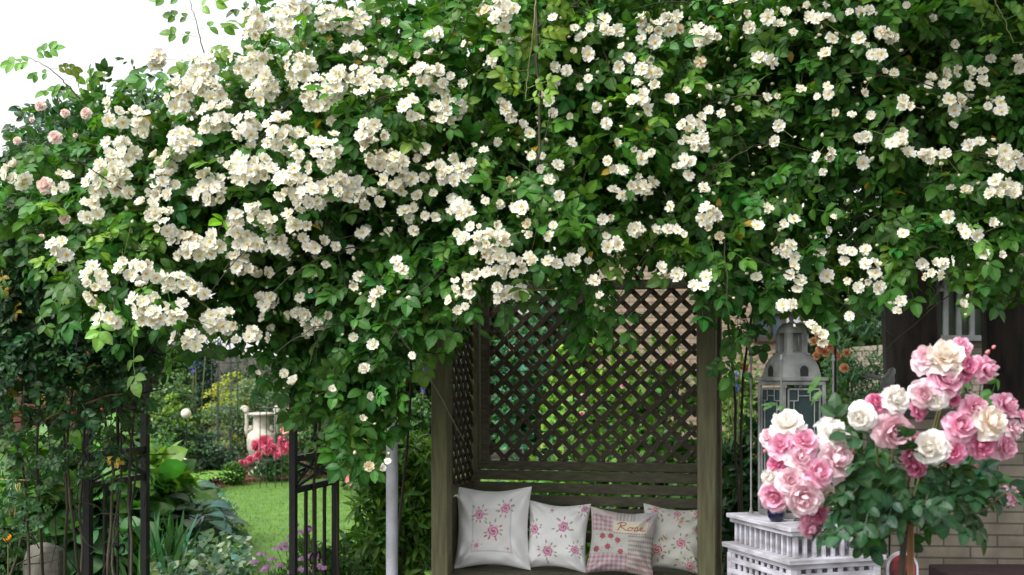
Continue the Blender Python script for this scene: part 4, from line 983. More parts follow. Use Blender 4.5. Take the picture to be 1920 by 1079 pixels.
LOWP = [(-60, 700), (150, 700), (280, 640), (275, 760), (200, 900), (130, 900), (60, 1000), (-60, 1040)]
n = 430; x, y = samp(LOWP, n); d = 5.9+rng.exponential(.3, n).clip(0, 1.0)
cloud_leaves(mb, SPR, Wv(x, y, d), nrm(np.stack([rng.normal(0, .5, n), -np.ones(n), rng.normal(.3, .4, n)], 1)), .09, greens(n, (.04, .10, .035), .2, .02), droop=.4)
mb.build('foliage', 'leaf', pk)
for spec in ([(120, 1150), (128, 900), (110, 700), (140, 480)], [(160, 1150), (128, 960), (125, 760), (190, 560)], [(225, 1150), (205, 1040), (230, 900), (222, 640)], [(150, 1150), (150, 920), (168, 700), (240, 500)],
             [(60, 1150), (50, 900), (20, 800), (-10, 600)], [(250, 1150), (240, 900), (262, 700), (250, 520)], [(90, 1150), (60, 850), (90, 650), (60, 460)], [(200, 1100), (215, 900), (190, 720), (180, 600)], [(0, 1150), (55, 950), (35, 820), (-20, 700)], [(140, 650), (200, 720), (262, 840), (240, 1000)]):
    mb = MB(); q, r = wcane([W(a, b, 6.2+.25*math.sin(i*2+a)) for i, (a, b) in enumerate(spec)], .0085, .005, n=12); mb.tube(q, r, 6); mb.build('cane', 'stem', pk, smooth=True)
mb = MB()
for i in range(110):
    x, y = samp([(-40, 500), (280, 500), (280, 1079), (-40, 1079)], 1); p = W(x[0], y[0], 6.0+rng.uniform(0, .5)); v = nrm(rng.normal(size=3)*[1, .4, 1.6]); L = rng.uniform(.1, .4)
    mb.tube([p, p+v*L*.5+rng.normal(size=3)*.02, p+v*L], [.004, .003, .002], 4, cap=False)
mb.build('twig', 'twig', pk)['kind'] = 'stuff'
PALE = ((.76, .44, .38), (.88, .68, .62), (.92, .82, .77))
for i, (x, y, r) in enumerate(((86, 349, 19), (103, 258, 15), (76, 200, 12), (122, 213, 10), (161, 213, 12), (121, 411, 12), (32, 264, 9), (78, 445, 7), (60, 225, 6), (141, 254, 5))):
    mb = MB(); d = 5.0; T = roseT(200+i, PALE, npx=3)
    mb.inst(T, W(x, y, d)[None], frames_z(np.array([[rng.normal(0, .3), -1, .3]])), [r/F*d]); mb.build('blossom', 'petal', pk)
for i, (x, y) in enumerate(((166, 662), (192, 768), (40, 713))):   # orange hips
    mb = MB(); mb.inst(BUD, W(x, y, 5.7)[None], frames_z(np.array([[0, -1, .2]])), [.022], np.array([[.9, .35, .12]])); mb.build('rose_hip', 'petal', pk)

# ================================================================== TREES AT THE RIGHT
def trunk_obj(tp, parent, x, D, w, h, lean=0., name='trunk'):
    mb = MB(); n = 14; zz = np.linspace(0, h, n); pts = np.stack([x+lean*zz+.02*np.sin(zz*2), np.full(n, D), zz], 1)
    r = w/2*(1+.35*np.exp(-zz*2.2)-.03*zz); mb.tube(pts, r, 18); V = mb.V[0]
    a = np.arctan2(V[:, 1]-D, V[:, 0]-x); V[:, :2] += (np.stack([np.cos(a), np.sin(a)], 1)*(.012*np.sin(a*9+V[:, 2:3][:, 0]*1.5)+.008*np.sin(a*17))[:, None])
    return mb.build(name, 'bark', parent, smooth=True)
t1 = thing('tree', 'big dark-barked tree with the thick trunk standing nearer the grey lantern', 'tree', ((1712-CX)/F*7.9, 7.9, 0), 'dark trees at the right')
trunk_obj(0, t1, (1712-CX)/F*7.9, 7.9, 104/F*7.9, 5.2)
t2 = thing('tree', 'dark-barked tree whose trunk rises at the right edge, beside the veranda', 'tree', ((1900-CX)/F*7.8, 7.8, 0), 'dark trees at the right')
trunk_obj(0, t2, (1900-CX)/F*7.8, 7.8, 92/F*7.8, 5.2, -.01)
for t_, cx_, seed in ((t1, (1640-CX)/F*8, 0), (t2, (1950-CX)/F*8, 1)):
    mb = MB()
    for i in range(9):
        a = rng.uniform(0, 6.28); b = np.array([t_.location.x, t_.location.y, rng.uniform(2.6, 4.2)]); e = b+np.array([math.cos(a)*rng.uniform(1, 1.9), math.sin(a)*rng.uniform(.4, 1.2), rng.uniform(.2, 1.4)])
        mb.tube([b, (b+e)/2+[0, 0, .15], e], [.06, .04, .015], 7)
    mb.build('limb', 'bark', t_, smooth=True)
    mb = MB(); P, O = clumps((cx_, 7.0, 4.7), (2.1, 3.0, 2.3), 230, 95, .15, minz=2.35); ok_ = (P[:, 1] > 6.2) | (P[:, 2] > 1.95+.34*P[:, 1]); P, O = P[ok_], O[ok_]  # crown stretched forward above the frame to shade the right side
    cloud_leaves(mb, LEAF2, P, O, .085, greens(len(P), (.022, .055, .014), .25), .3)
    if seed == 1:
        P, O = clumps((2.6, 4.6, 4.9), (2.6, 2.9, 1.7), 330, 90, .17, minz=2.4); ok_ = P[:, 2] > 1.95+.34*P[:, 1]; cloud_leaves(mb, LEAF2, P[ok_], O[ok_], .10, greens(ok_.sum(), (.022, .055, .014), .25), .3)  # unseen overhang added to this crown to darken the rambler from above
    if seed == 0:
        P, O = clumps((.9, 8.0, 4.0), (1.2, 1.0, 1.6), 60, 90, .2, minz=2.6); cloud_leaves(mb, LEAF2, P, O, .085, greens(len(P), (.03, .08, .018), .25), .3)
    mb.build('crown', 'leaf', t_)
t3 = thing('tree', 'leafy green tree behind the top centre of the white rose', 'tree', (1.58, 9.6, 0), 'leafy trees behind the white rose')
trunk_obj(0, t3, 1.63, 9.6, .14, 3.6)
mb = MB(); P, O = clumps((.55, 9.2, 4.0), (1.25, 1.0, 1.35), 80, 85, .2, minz=2.4); cloud_leaves(mb, LEAF2, P, O, .09, greens(len(P), (.05, .12, .025), .25), .3); mb.build('crown', 'leaf', t3)

# ================================================================== PINK STANDARD ROSE
DR = 2.75
sr = thing('standard_rose', 'standard rose in the right foreground with big trusses of pink and white blooms', 'rose', W(1695, 1079, DR)*[1, 1, 0])
PP = {'w': ((.86, .76, .55), (.90, .86, .80), (.92, .90, .89)), 'p': ((.66, .10, .24), (.82, .32, .48), (.90, .62, .74)), 'd': ((.52, .03, .13), (.74, .15, .32), (.86, .42, .60)),
      'l': ((.76, .28, .38), (.88, .56, .64), (.92, .78, .82)), 'c': ((.80, .58, .32), (.89, .77, .64), (.92, .86, .83)), 'm': ((.60, .26, .34), (.76, .44, .52), (.84, .60, .66))}
RB = [(1477, 802, 33, 'w'), (1557, 815, 33, 'w'), (1465, 837, 27, 'p'), (1507, 832, 29, 'p'), (1447, 822, 22, 'l'), (1562, 865, 38, 'l'), (1497, 862, 27, 'l'), (1457, 872, 19, 'd'), (1530, 890, 32, 'p'), (1482, 902, 27, 'l'), (1454, 930, 30, 'p'), (1505, 930, 38, 'l'), (1524, 962, 29, 'd'), (1520, 988, 23, 'p'), (1542, 926, 24, 'c'), (1449, 897, 21, 'w'),
      (1615, 781, 27, 'w'), (1641, 757, 21, 'd'), (1677, 750, 28, 'w'), (1672, 808, 36, 'm'), (1737, 675, 28, 'l'), (1771, 675, 37, 'c'), (1805, 691, 28, 'd'), (1802, 651, 20, 'p'), (1843, 692, 27, 'p'), (1771, 714, 33, 'p'), (1733, 740, 28, 'l'), (1718, 772, 20, 'd'), (1754, 748, 22, 'w'), (1788, 750, 13, 'd'), (1704, 822, 23, 'p'), (1707, 850, 21, 'd'), (1747, 839, 35, 'w'), (1718, 875, 21, 'd'), (1788, 847, 23, 'd'), (1796, 800, 31, 'p'), (1824, 768, 28, 'p'), (1853, 794, 35, 'c'), (1881, 763, 28, 'p'), (1838, 837, 26, 'd'), (1881, 839, 25, 'p'), (1897, 806, 21, 'l'), (1917, 786, 18, 'p'), (1893, 930, 20, 'p')]
cents = {0: (1500, 890), 1: (1645, 780), 2: (1785, 700), 3: (1800, 820)}
for i, (x, y, r, p) in enumerate(RB):
    k = min(cents, key=lambda q: math.hypot(cents[q][0]-x, cents[q][1]-y)); cx_, cy_ = cents[k]
    d = DR-.10+((x-cx_)**2+(y-cy_)**2)/9000*.06+rng.uniform(-.02, .02)
    nrm_ = np.array([[(x-cx_)/75+rng.normal(0, .22), -1, -(y-cy_)/85+.30+rng.normal(0, .22)]])
    if i == len(RB)-1: nrm_ = np.array([[.9, -.5, .1]])
    mb = MB(); mb.inst(roseT(i, PP[p]), W(x, y, d)[None], frames_z(nrm_), [r/F*d*1.16]); mb.build('blossom', 'petal', sr, smooth=True)
for i, (x, y, r) in enumerate(((1585, 828, 9), (1610, 868, 8), (1848, 665, 5), (1555, 905, 6), (1595, 850, 5), (1860, 655, 4), (1668, 735, 5), (1825, 880, 6), (1432, 850, 5), (1765, 880, 6))):
    mb = MB(); mb.inst(BUD, W(x, y, DR)[None], frames_z(np.array([[.3, -.6, .6]])), [r*2.6/F*DR], np.array([[.95, .4, .55]])); mb.build('bud', 'petal', sr, smooth=True)
BIG = leafT(.66, 6, .10, .10, .12, .012, 1.35); BSPR = [sprayT(5, BIG, seed=50+i, ls=.42) for i in range(4)]
mb = MB()
FOLP = [(1575, 830), (1620, 800), (1700, 850), (1790, 860), (1840, 860), (1840, 900), (1835, 930), (1790, 960), (1740, 925), (1720, 960), (1650, 980), (1640, 1010), (1600, 1000), (1580, 950), (1570, 900)]
n = 135; x, y = samp(FOLP, n); d = DR+rng.uniform(-.12, .38, n)
P = Wv(x, y, d); O = nrm(np.stack([(x-1700)/180+rng.normal(0, .4, n), -.8+rng.normal(0, .3, n), rng.normal(.1, .35, n)], 1))
cloud_leaves(mb, BSPR, P, O, .100, greens(n, (.026, .078, .030), .18), droop=.35, jit=.5)
for x, y in ((1485, 768), (1530, 772), (1635, 850), (1850, 665), (1870, 690), (1595, 915), (1600, 945), (1640, 1010), (1575, 1000), (1585, 975), (1830, 985)):
    cloud_leaves(mb, BSPR, W(x, y, DR+.05)[None], np.array([[rng.normal(0, .5), -.6, .3]]), .085, greens(1, (.07, .17, .05), .1), droop=.3)
mb.build('foliage', 'leaf', sr)
mb = MB(); hub = W(1697, 985, DR+.1)
mb.tube([W(1692, 1300, DR+.1)*[1, 1, 0], W(1690, 1079, DR+.1), hub], [.010, .008, .008], 9); mb.build('trunk', 'stem', sr, smooth=True)
for tx_, ty_ in ((1500, 900), (1540, 850), (1645, 790), (1675, 820), (1770, 720), (1785, 690), (1800, 830), (1850, 810), (1715, 850), (1890, 925), (1600, 1000), (1840, 940), (1565, 830)):
    mb = MB(); e = W(tx_, ty_, DR); mid = (hub+e)/2+np.array([(e[0]-hub[0])*.2, .03, -.03]); q, r = wcane([hub, mid, e], .0045, .0028, n=8); mb.tube(q, r, 6); mb.build('branch', 'greenstem', sr, smooth=True)
o = MB(); o.tube([W(1712, 1300, DR+.14)*[1, 1, 0], W(1707, 985, DR+.14)], .0085, 10); ob = o.build('bamboo_cane', 'bamboo', smooth=True); recenter(ob, W(1712, 1300, DR+.14)*[1, 1, 0]); tag(ob, 'orange-brown cane staking the pink standard rose', 'stake')

# ================================================================== GARDEN BEYOND
def rock(name, label, px, py, D, w, h, seed, m='rock'):
    r = np.random.default_rng(seed); n = 20; mb = MB(); V = []; 
    for i in range(n+1):
        for j in range(2*n):
            th = i/n*math.pi; ph = j/(2*n)*6.283; v = np.array([math.sin(th)*math.cos(ph), math.sin(th)*math.sin(ph), math.cos(th)]); V.append(v)
    V = np.array(V); ax_ = nrm(r.normal(size=(9, 3))); 
    for a in ax_:                                             # facet it
        dd = V@a; k = dd > .72; V[k] -= np.outer((dd[k]-.72)*.85, a)
    V = V*(1+.03*np.sin(V@r.normal(size=3)*7))[:, None]; V = V*np.array([w/2, w/2*.8, h/2])
    fs = [(i*2*n+j, i*2*n+(j+1) % (2*n), (i+1)*2*n+(j+1) % (2*n), (i+1)*2*n+j) for i in range(n) for j in range(2*n)]
    x = (px-CX)/F*D; top = CH-(py-HY)/F*D; c = np.array([x, D, top-h/2]); mb.add(V+c, fs); o = mb.build(name, m); recenter(o, (x, D, max(0, top-h))); return tag(o, label, 'rock')
rock('rock', 'rough grey boulder under the climbing rose near the left edge', 85, 1006, 8.2, .34, .62, 3)
rock('rock', 'small rounded tan stone at the edge of the ivy in front of the lawn', 380, 1070, 8.6, .26, .30, 5)
HOSTA = leafT(.72, 5, .08, .35, .35, .008, 1.15)
# hosta / big blue-green leaves
def rosette(name, label, cat, px, py, D, T, n, L, col, up=.8, spread=1., var=.15, group=None, z0=None, rr=.12):
    x = (px-CX)/F*D; zt = CH-(py-HY)/F*D if z0 is None else z0; t = thing(name, label, cat, (x, D, 0), group); mb = MB()
    a = rng.uniform(0, 6.28, n); el = rng.uniform(.1, up, n); q = rng.uniform(0, 1, n)
    P = np.stack([x+np.cos(a)*q*rr*spread, D+np.sin(a)*q*rr*spread, zt*rng.uniform(.35, 1, n)*(1-.35*q)], 1)
    ax = nrm(np.stack([np.cos(a), np.sin(a), el*(1-q)], 1)); no = nrm(np.stack([np.cos(a)*.3, np.sin(a)*.3-.2, np.ones(n)], 1))
    mb.inst(T, P, frames(ax, no), L*rng.uniform(.7, 1.15, n), greens(n, col, var)); mb.build('foliage', 'leaf', t)
    st = MB()
    for i in range(0, n, max(1, n//24)): st.tube([(x, D, 0), P[i]], .004, 4, cap=False)
    st.build('stalk', 'greenstem', t); return t
rosette('hosta', 'blue-green hosta with large ribbed leaves beside the lawn edge', 'plant', 362, 938, 9.5, HOSTA, 80, .19, (.085, .15, .12), rr=.30)
rosette('hosta', 'hosta of deep green leaves just left of the blue-green one, under the fern', 'plant', 330, 880, 10.4, HOSTA, 60, .22, (.06, .14, .07), rr=.32)
# ivy mat
IVY = leafT(.9, 2, .05, .1, .1)
mb = MB(); pol = [G(290, 1075), G(330, 985), G(385, 962), G(425, 985), G(452, 1040), G(470, 1110), G(500, 1400), G(280, 1400)]; xs, ys = samp(pol, 5200)
zz = .05+.30*rng.random(5200)*(1-np.clip((xs+1.9)/.9, 0, 1)*.5); P = np.stack([xs, ys-.0, zz], 1); n = len(xs)
c_ = greens(n, (.075, .155, .085), .25); k = rng.random(n) < .22; c_[k] = np.array([.30, .38, .28])*rng.uniform(.7, 1.2, (k.sum(), 1))
cloud_leaves(mb, IVY, P, np.tile((0, -.4, .8), (n, 1)), .055, c_, .1)
o = mb.build('ivy_ground_cover', 'leaf'); o['kind'] = 'stuff'; o['label'] = 'variegated ivy carpeting the ground left of the lawn'; o['category'] = 'ground cover'
# iris blades
BLADE = mkT([(-.03, 0, 0), (.03, 0, 0), (-.035, .35, .02), (.035, .35, .02), (-.025, .7, 0), (.025, .7, 0), (0, 1, -.08)], [(0, 1, 3, 2), (2, 3, 5, 4), (4, 5, 6)])
def blades(name, label, px, D, n, L, col, lean=.3, w=.25):
    x = (px-CX)/F*D; t = thing(name, label, 'plant', (x, D, 0)); mb = MB()
    P = np.stack([rng.normal(x, w*.35, n), rng.normal(D, w*.3, n), np.zeros(n)], 1); ax = nrm(np.stack([rng.normal(0, lean, n), rng.normal(-.05, lean*.6, n), np.ones(n)], 1))
    mb.inst(BLADE, P, frames(ax, nrm(rng.normal(size=(n, 3))*[1, 1, .1]+[0, -1, 0])), L*rng.uniform(.6, 1.1, n), greens(n, col, .2)); mb.build('foliage', 'leaf', t); return t
blades('iris', 'clump of upright sword-shaped iris leaves right of the arch foot', 310, 8.3, 55, .62, (.045, .14, .045))
blades('day_lily', 'loose arching strap leaves in front of the iris clump', 322, 8.0, 40, .42, (.07, .19, .05), .55)
# fern
fern = thing('fern', 'light green fern with feathery fronds behind the hostas', 'fern', ((335-CX)/F*10.8, 10.8, 0)); mb = MB()
for i in range(13):
    a = i/13*6.28+rng.uniform(-.2, .2); L = rng.uniform(.45, .65); o0 = np.array([(335-CX)/F*10.8, 10.8, .45])
    for k in range(14):
        t = k/13; p = o0+np.array([math.cos(a)*L*t, math.sin(a)*L*t, .42*L*math.sin(t*2.3)]); tang = np.array([math.cos(a), math.sin(a), .3])
        for sg in (-1, 1):
            ax = nrm(np.array([[-math.sin(a)*sg+tang[0]*.4, math.cos(a)*sg+tang[1]*.4, -.1]])); mb.inst(leafT(.3, 2), p[None], frames(ax, np.array([[0, -.2, 1.]])), [.13*math.sin(min(1, (1-t)*1.3+.15)*1.57)], greens(1, (.16, .32, .05), .12))
mb.build('foliage', 'leaf', fern)
mb = MB()
for i in range(5): mb.tube([((335-CX)/F*10.8, 10.8, 0), ((335-CX)/F*10.8+rng.normal(0, .05), 10.8, .5)], .006, 5)
mb.build('stalk', 'greenstem', fern)
# big leaved plants behind the arch foot
BROAD = leafT(.8, 4, .06, .18, .18, .006, 1.2)
for i, (lab, px, py, D, w, col) in enumerate((('broad-leaved bright green plant behind the left arch panel', 215, 800, 9.2, 190, (.07, .19, .03)), ('broad-leaved pale green plant at the far left beneath the pink climber', 60, 780, 9.0, 200, (.09, .22, .04)), ('yellow-green broad-leaved plant between arch foot and fern', 300, 810, 9.8, 120, (.13, .28, .04)), ('dark broad-leaved plant low behind the left arch foot', 180, 930, 8.9, 260, (.035, .11, .03)))):
    bush('leafy_perennial', lab, 'plant', px, py, D, w, col=col, leaf=.19, n=420, T=BROAD, ncl=26, group='broad-leaved plants at the left')
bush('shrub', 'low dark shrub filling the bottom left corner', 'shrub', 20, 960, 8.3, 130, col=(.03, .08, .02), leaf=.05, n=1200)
# marigold
mg = thing('marigold', 'small marigold with one orange-yellow flower at the left edge', 'flower', W(15, 1009, 7.6)*[1, 1, 0])
MG = join_T([xf(petalT(2, 2, .4, .8, .3, .1, .1, (.7, .25, .01), (.8, .42, .02), random.Random(i)), rotz(i*.7)@rotx(.3*(i//9))) for i in range(22)])
mb = MB(); mb.inst(MG, W(15, 1009, 7.6)[None], frames_z(np.array([[0, -1, .4]])), [.03]); mb.build('blossom', 'petal', mg)
mb = MB(); mb.tube([W(15, 1300, 7.6)*[1, 1, 0], W(15, 1015, 7.62)], .004, 5); mb.build('stem', 'greenstem', mg)
# rusty wooden frame, wire, twine and tie
rf = thing('wooden_frame', 'rust-brown wooden frame standing behind the climbing rose at the left edge', 'frame', W(60, 1200, 10.6)*[1, 1, 0])
for a, b in (((30, 850), (38, 620)), ((138, 850), (132, 640))):
    mb = MB(); mb.bar(W(*a, 10.6)*[1, 1, 0], W(*b, 10.6), .075, .06, (0, 1, 0)); mb.build('upright', 'rust', rf, bevel=.004)
mb = MB(); mb.bar(W(25, 762, 10.55), W(145, 764, 10.55), .02, .04); mb.build('rail', 'rust', rf)
mb = MB(); q, r = wcane([W(60, 800, 6.1), W(105, 777, 6.05), (W(150, 760, 6.0)), W(210, 740, 6.0), W(268, 732, 6.1)], .006, .004, n=16); mb.tube(q, r, 6)
tag(recenter(mb.build('dry_stick', 'twine', smooth=True), W(150, 760, 6)), 'long pale dry stick slanting across the left arch panel', 'stick')
mb = MB(); mb.tube([W(-40, 898, 6.25), W(80, 902, 6.25)], .004, 5); 
for dx in (-5, 3): mb.tube([W(32+dx, 900, 6.22), W(26+dx*2, 930, 6.2), W(24+dx, 972, 6.2)], .004, 5)
mb.tube([W(32, 898, 6.23), W(38, 908, 6.2), W(36, 925, 6.2), W(30, 915, 6.2), W(30, 900, 6.23)], .004, 5)
tag(recenter(mb.build('garden_tie', 'yellowtie', smooth=True), W(30, 900, 6.22)), 'yellow plastic tie knotted round a wire at the left edge', 'tie')
# --- urn
ud = 18.3; ux = (490-CX)/F*ud
urn = thing('garden_urn', 'cream stone urn with two tall scrolled handles in the flower bed', 'urn', (ux, ud, 0))
mb = MB(); mb.lathe([(0, 0), (.20, 0), (.20, .06), (.14, .09), (.10, .14), (.09, .20), (.16, .27), (.215, .42), (.225, .56), (.20, .66), (.135, .71), (.125, .74), (.125, .90), (.14, .93), (.20, .95), (.20, .975), (.15, .985), (.11, .96)], (ux, ud, .0), 32); mb.build('body', 'stone', urn, smooth=True)
for sg in (-1, 1):
    mb = MB(); pp = [(ux+sg*.20, ud, .60), (ux+sg*.235, ud, .72), (ux+sg*.225, ud, .86), (ux+sg*.23, ud, .98), (ux+sg*.25, ud, 1.06)]
    mb.tube(pp, [.04, .032, .028, .032, .05], 10); a = np.linspace(0, 8, 26); mb.tube([(ux+sg*.25+sg*.055*(1-t/10)*math.cos(t), ud-.02, 1.03+.055*(1-t/10)*math.sin(t)) for t in a], .022, 8)
    mb.tube([(ux+sg*.19, ud-.02, .70), (ux+sg*.15, ud-.02, .74), (ux+sg*.17, ud-.02, .78)], .03, 8)
    mb.build('handle', 'stone', urn, smooth=True)
# pedestal-less urn sits on bed; peonies in front
pn, c_, r_ = bush('peony', 'peony bush with large deep pink blooms in front of the stone urn', 'flower', 505, 838, 17.2, 95, col=(.05, .13, .035), leaf=.09, n=700, T=leafT(.4, 2), ry=.8)
for i, (x, y, r) in enumerate(((482, 835, 12), (497, 830, 14), (513, 842, 12), (528, 828, 11), (533, 842, 12), (484, 855, 10), (465, 865, 9), (520, 855, 8), (500, 845, 10), (470, 862, 8), (541, 835, 8), (453, 868, 6))):
    mb = MB(); mb.inst(roseT(300+i, ((.50, .02, .08), (.70, .08, .18), (.80, .24, .34)), npx=3), W(x, y, 16.9-.02*i)[None], frames_z(np.array([[rng.normal(0, .8), -1, rng.normal(.3, .5)]])), [r/F*16.9*rng.uniform(.9, 1.3)]); mb.build('blossom', 'petal', pn)
# box ball
bx, c_, r_ = bush('box_ball', 'small clipped round box bush at the lawn edge of the bed', 'shrub', 437, 862, 16.6, 40, col=(.06, .15, .03), leaf=.028, n=10, trunk=True)
bpy.data.objects.remove([c for c in bx.children if c.name.startswith('foliage')][0])
mb = MB(); nn = 2600; dd = nrm(rng.normal(size=(nn, 3))); c0 = np.array([(437-CX)/F*16.6, 16.6, .17]); cloud_leaves(mb, LEAF2, c0+dd*.155*rng.uniform(.85, 1.02, (nn, 1))*[1, 1, 1.05], dd, .032, greens(nn, (.07, .17, .03), .25), 0); mb.build('foliage', 'leaf', bx)
# wire obelisks
def obelisk(label, px, D, w, ztop, zring, group, flat=False):
    x = (px-CX)/F*D; t = thing('wire_obelisk', label, 'plant support', (x, D, 0), group)
    if flat:
        for i in range(4):
            a = i*math.pi/2+.6; mb = MB(); p = np.array([x+math.cos(a)*w/2, D+math.sin(a)*w/2, 0]); mb.tube([p, p+[0, 0, ztop]], .007, 5); mb.build('leg', 'ironthin', t)
    else:
        for i in range(3):
            a = i*math.pi/3+.3; mb = MB(); k = np.linspace(0, math.pi, 15)
            d_ = np.array([math.cos(a), math.sin(a), 0]); pp = [np.array([x, D, 0])+d_*w/2]+[np.array([x, D, ztop-w*.9])+d_*w/2*math.cos(u)+np.array([0, 0, w*.9*math.sin(u)]) for u in k]+[np.array([x, D, 0])-d_*w/2]
            mb.tube(pp, .007, 5); mb.build('hoop', 'ironthin', t)
    for z in zring:
        mb = MB(); mb.tube([(x+w/2*math.cos(u), D+w/2*math.sin(u), z) for u in np.linspace(0, 6.283, 25)], .006, 5); mb.build('ring', 'ironthin', t)
obelisk('tall round-topped wire obelisk standing before the white building', 421, 17.0, .36, 2.13, (.5, 1.1, 1.75), 'wire plant supports')
obelisk('lower flat-topped wire support standing round the urn and peonies', 508, 16.3, .32, 1.12, (.4, 1.12), 'wire plant supports', True)
obelisk('wire obelisk glimpsed behind the far arch post', 640, 15.5, .4, 2.2, (.6, 1.3, 1.8), 'wire plant supports')
# globes on sticks
for px, py, lab in ((349, 776, 'cream globe on a stick, higher of the two beside the wire obelisk'), (345, 869, 'cream globe on a stick, lower of the two by the fern')):
    d = 13.5 if py < 800 else 12.5; c = W(px, py, d); t = thing('globe_ornament', lab, 'ornament', (c[0], d, 0), 'cream globes on sticks')
    an = np.linspace(-1.5, 1.5, 12); r = 9.5/F*d; mb = MB(); mb.lathe([(r*math.cos(q), r*math.sin(q)) for q in an], c, 20); mb.build('globe', 'globe', t, smooth=True)
    mb = MB(); mb.tube([(c[0], d, 0), (c[0], d, c[2]-r*.9)], .006, 6); mb.build('stick', 'iron', t)
# delphiniums
def spike(mb, p, h, r, col):
    n = int(h/.02); t = rng.random(n); a = rng.uniform(0, 6.28, n); P = np.stack([p[0]+np.cos(a)*r*(1-t*.7), p[1]+np.sin(a)*r*(1-t*.7), p[2]+t*h], 1)
    T = join_T([xf(petalT(1, 1, .3, .9, .3, 0, 0), rotz(i*1.2566)) for i in range(5)])
    z = np.stack([np.cos(a), np.sin(a)-.5, np.full(n, .2)], 1); mb.inst(T, P, frames_z(z), np.full(n, .022)*rng.uniform(.8, 1.3, n), np.array(col)*rng.uniform(.7, 1.3, (n, 1)))
def delph(label, px, py, D, hs, col, group='blue flower spikes'):
    x = (px-CX)/F*D; t = thing('delphinium', label, 'flower', (x, D, 0), group)
    for i, (dx, top, h) in enumerate(hs):
        zt = CH-(top-HY)/F*D; xx = (px+dx-CX)/F*D; mb = MB(); spike(mb, (xx, D+rng.uniform(-.1, .1), zt-h), h, .045, col); so = mb.build('flower_spike', 'petal', t)
        mb = MB(); mb.tube([(x, D, 0), (xx, D, zt-h+.02)], .008, 5); mb.build('stalk', 'greenstem', t)
    mb = MB(); P, O = clumps((x, D, .35), (.25, .2, .4), 14, 16, .4); cloud_leaves(mb, leafT(.7, 2), P, O, .11, greens(len(P), (.06, .14, .04), .2)); mb.build('foliage', 'leaf', t)
delph('tall blue-violet delphinium spikes behind the flower bed, left of the wire obelisk', 367, 640, 17.8, ((0, 640, .42), (-5, 668, .25), (20, 600, .35)), (.16, .14, .60))
delph('violet-blue delphinium spikes to the right of the arbour post', 1378, 690, 11.5, ((-6, 685, .22), (8, 695, .20), (-14, 700, .18)), (.16, .12, .60))
delph('single violet-blue spike seen between the drainpipe and the arbour', 793, 690, 9.5, ((0, 690, .20),), (.14, .08, .50))
# shrubs of the garden: (name, label, cat, px, pytop, D, wpx, col, leaf, n)
GR = 'shrubs of the far garden'
sh = [
 ('shrub', 'soft green shrub between the two dark trunks, before the veranda', 'shrub', 1812, 606, 11.0, 130, (.07, .16, .04), .06, 1300),
 ('shrub', 'dark evergreen shrub hiding the foot of the white building', 'shrub', 480, 652, 22.8, 200, (.03, .075, .025), .06, 3200),
 ('shrub', 'grey-green rose shrub directly behind the stone urn', 'shrub', 470, 705, 19.5, 170, (.10, .17, .08), .055, 5200),
 ('shrub', 'golden yellow-green low shrub beneath the white building', 'shrub', 435, 686, 21.5, 130, (.30, .36, .04), .05, 2600),
 ('shrub', 'rounded mid green shrub left of the wire obelisk', 'shrub', 330, 690, 17.5, 120, (.09, .17, .06), .055, 3600),
 ('shrub', 'dark green spreading shrub low behind the higher cream globe', 'shrub', 320, 770, 15.8, 130, (.035, .085, .025), .06, 2600),
 ('shrub', 'bluish perennial clump in the bed left of the box ball', 'shrub', 390, 800, 16.9, 110, (.07, .14, .08), .05, 2600),
 ('shrub', 'yellow-green shrub beside the delphinium', 'shrub', 318, 720, 16.6, 90, (.14, .24, .04), .06, 2000),
 ('rose_bush', 'tall rose bush with scattered small pink blooms behind the right arch post', 'rose bush', 590, 705, 17.6, 130, (.08, .16, .05), .05, 4200),
 ('rose_bush', 'pink rose bush right of the arch, in front of the drainpipe shrubs', 'rose bush', 690, 740, 15.0, 130, (.09, .17, .05), .05, 3600),
 ('shrub', 'loose bright green shrub behind the left side of the trellis', 'shrub', 985, 585, 11.5, 170, (.05, .16, .08), .075, 3400),
 ('shrub', 'light yellow-green shrub behind the middle of the trellis', 'shrub', 1110, 570, 11.0, 190, (.16, .32, .04), .08, 3200),
 ('shrub', 'mid green shrub behind the right side of the trellis', 'shrub', 1240, 606, 10.8, 190, (.13, .27, .05), .075, 3200),
 ('shrub', 'low glossy leafy shrub close behind the trellis foot', 'shrub', 1050, 800, 9.2, 260, (.09, .22, .03), .11, 1500),
 ('shrub', 'low dark leafy shrub behind the right foot of the trellis', 'shrub', 1250, 810, 9.0, 220, (.05, .13, .025), .10, 1500),
 ('shrub', 'airy pale green bush between arbour and brick house window', 'shrub', 1392, 640, 12.2, 120, (.14, .25, .06), .06, 2600),
 ('rhododendron', 'dark glossy rhododendron between the arbour and the lilac stand', 'shrub', 1400, 770, 7.6, 150, (.018, .055, .018), .12, 1300),
 ('shrub', 'dense small-leaved evergreen beside the drainpipe foot', 'shrub', 780, 720, 9.5, 120, (.05, .13, .03), .05, 3000),
 ('shrub', 'green shrub behind the lantern, below the orange roses', 'shrub', 1590, 740, 9.6, 150, (.08, .20, .03), .09, 1800),
]
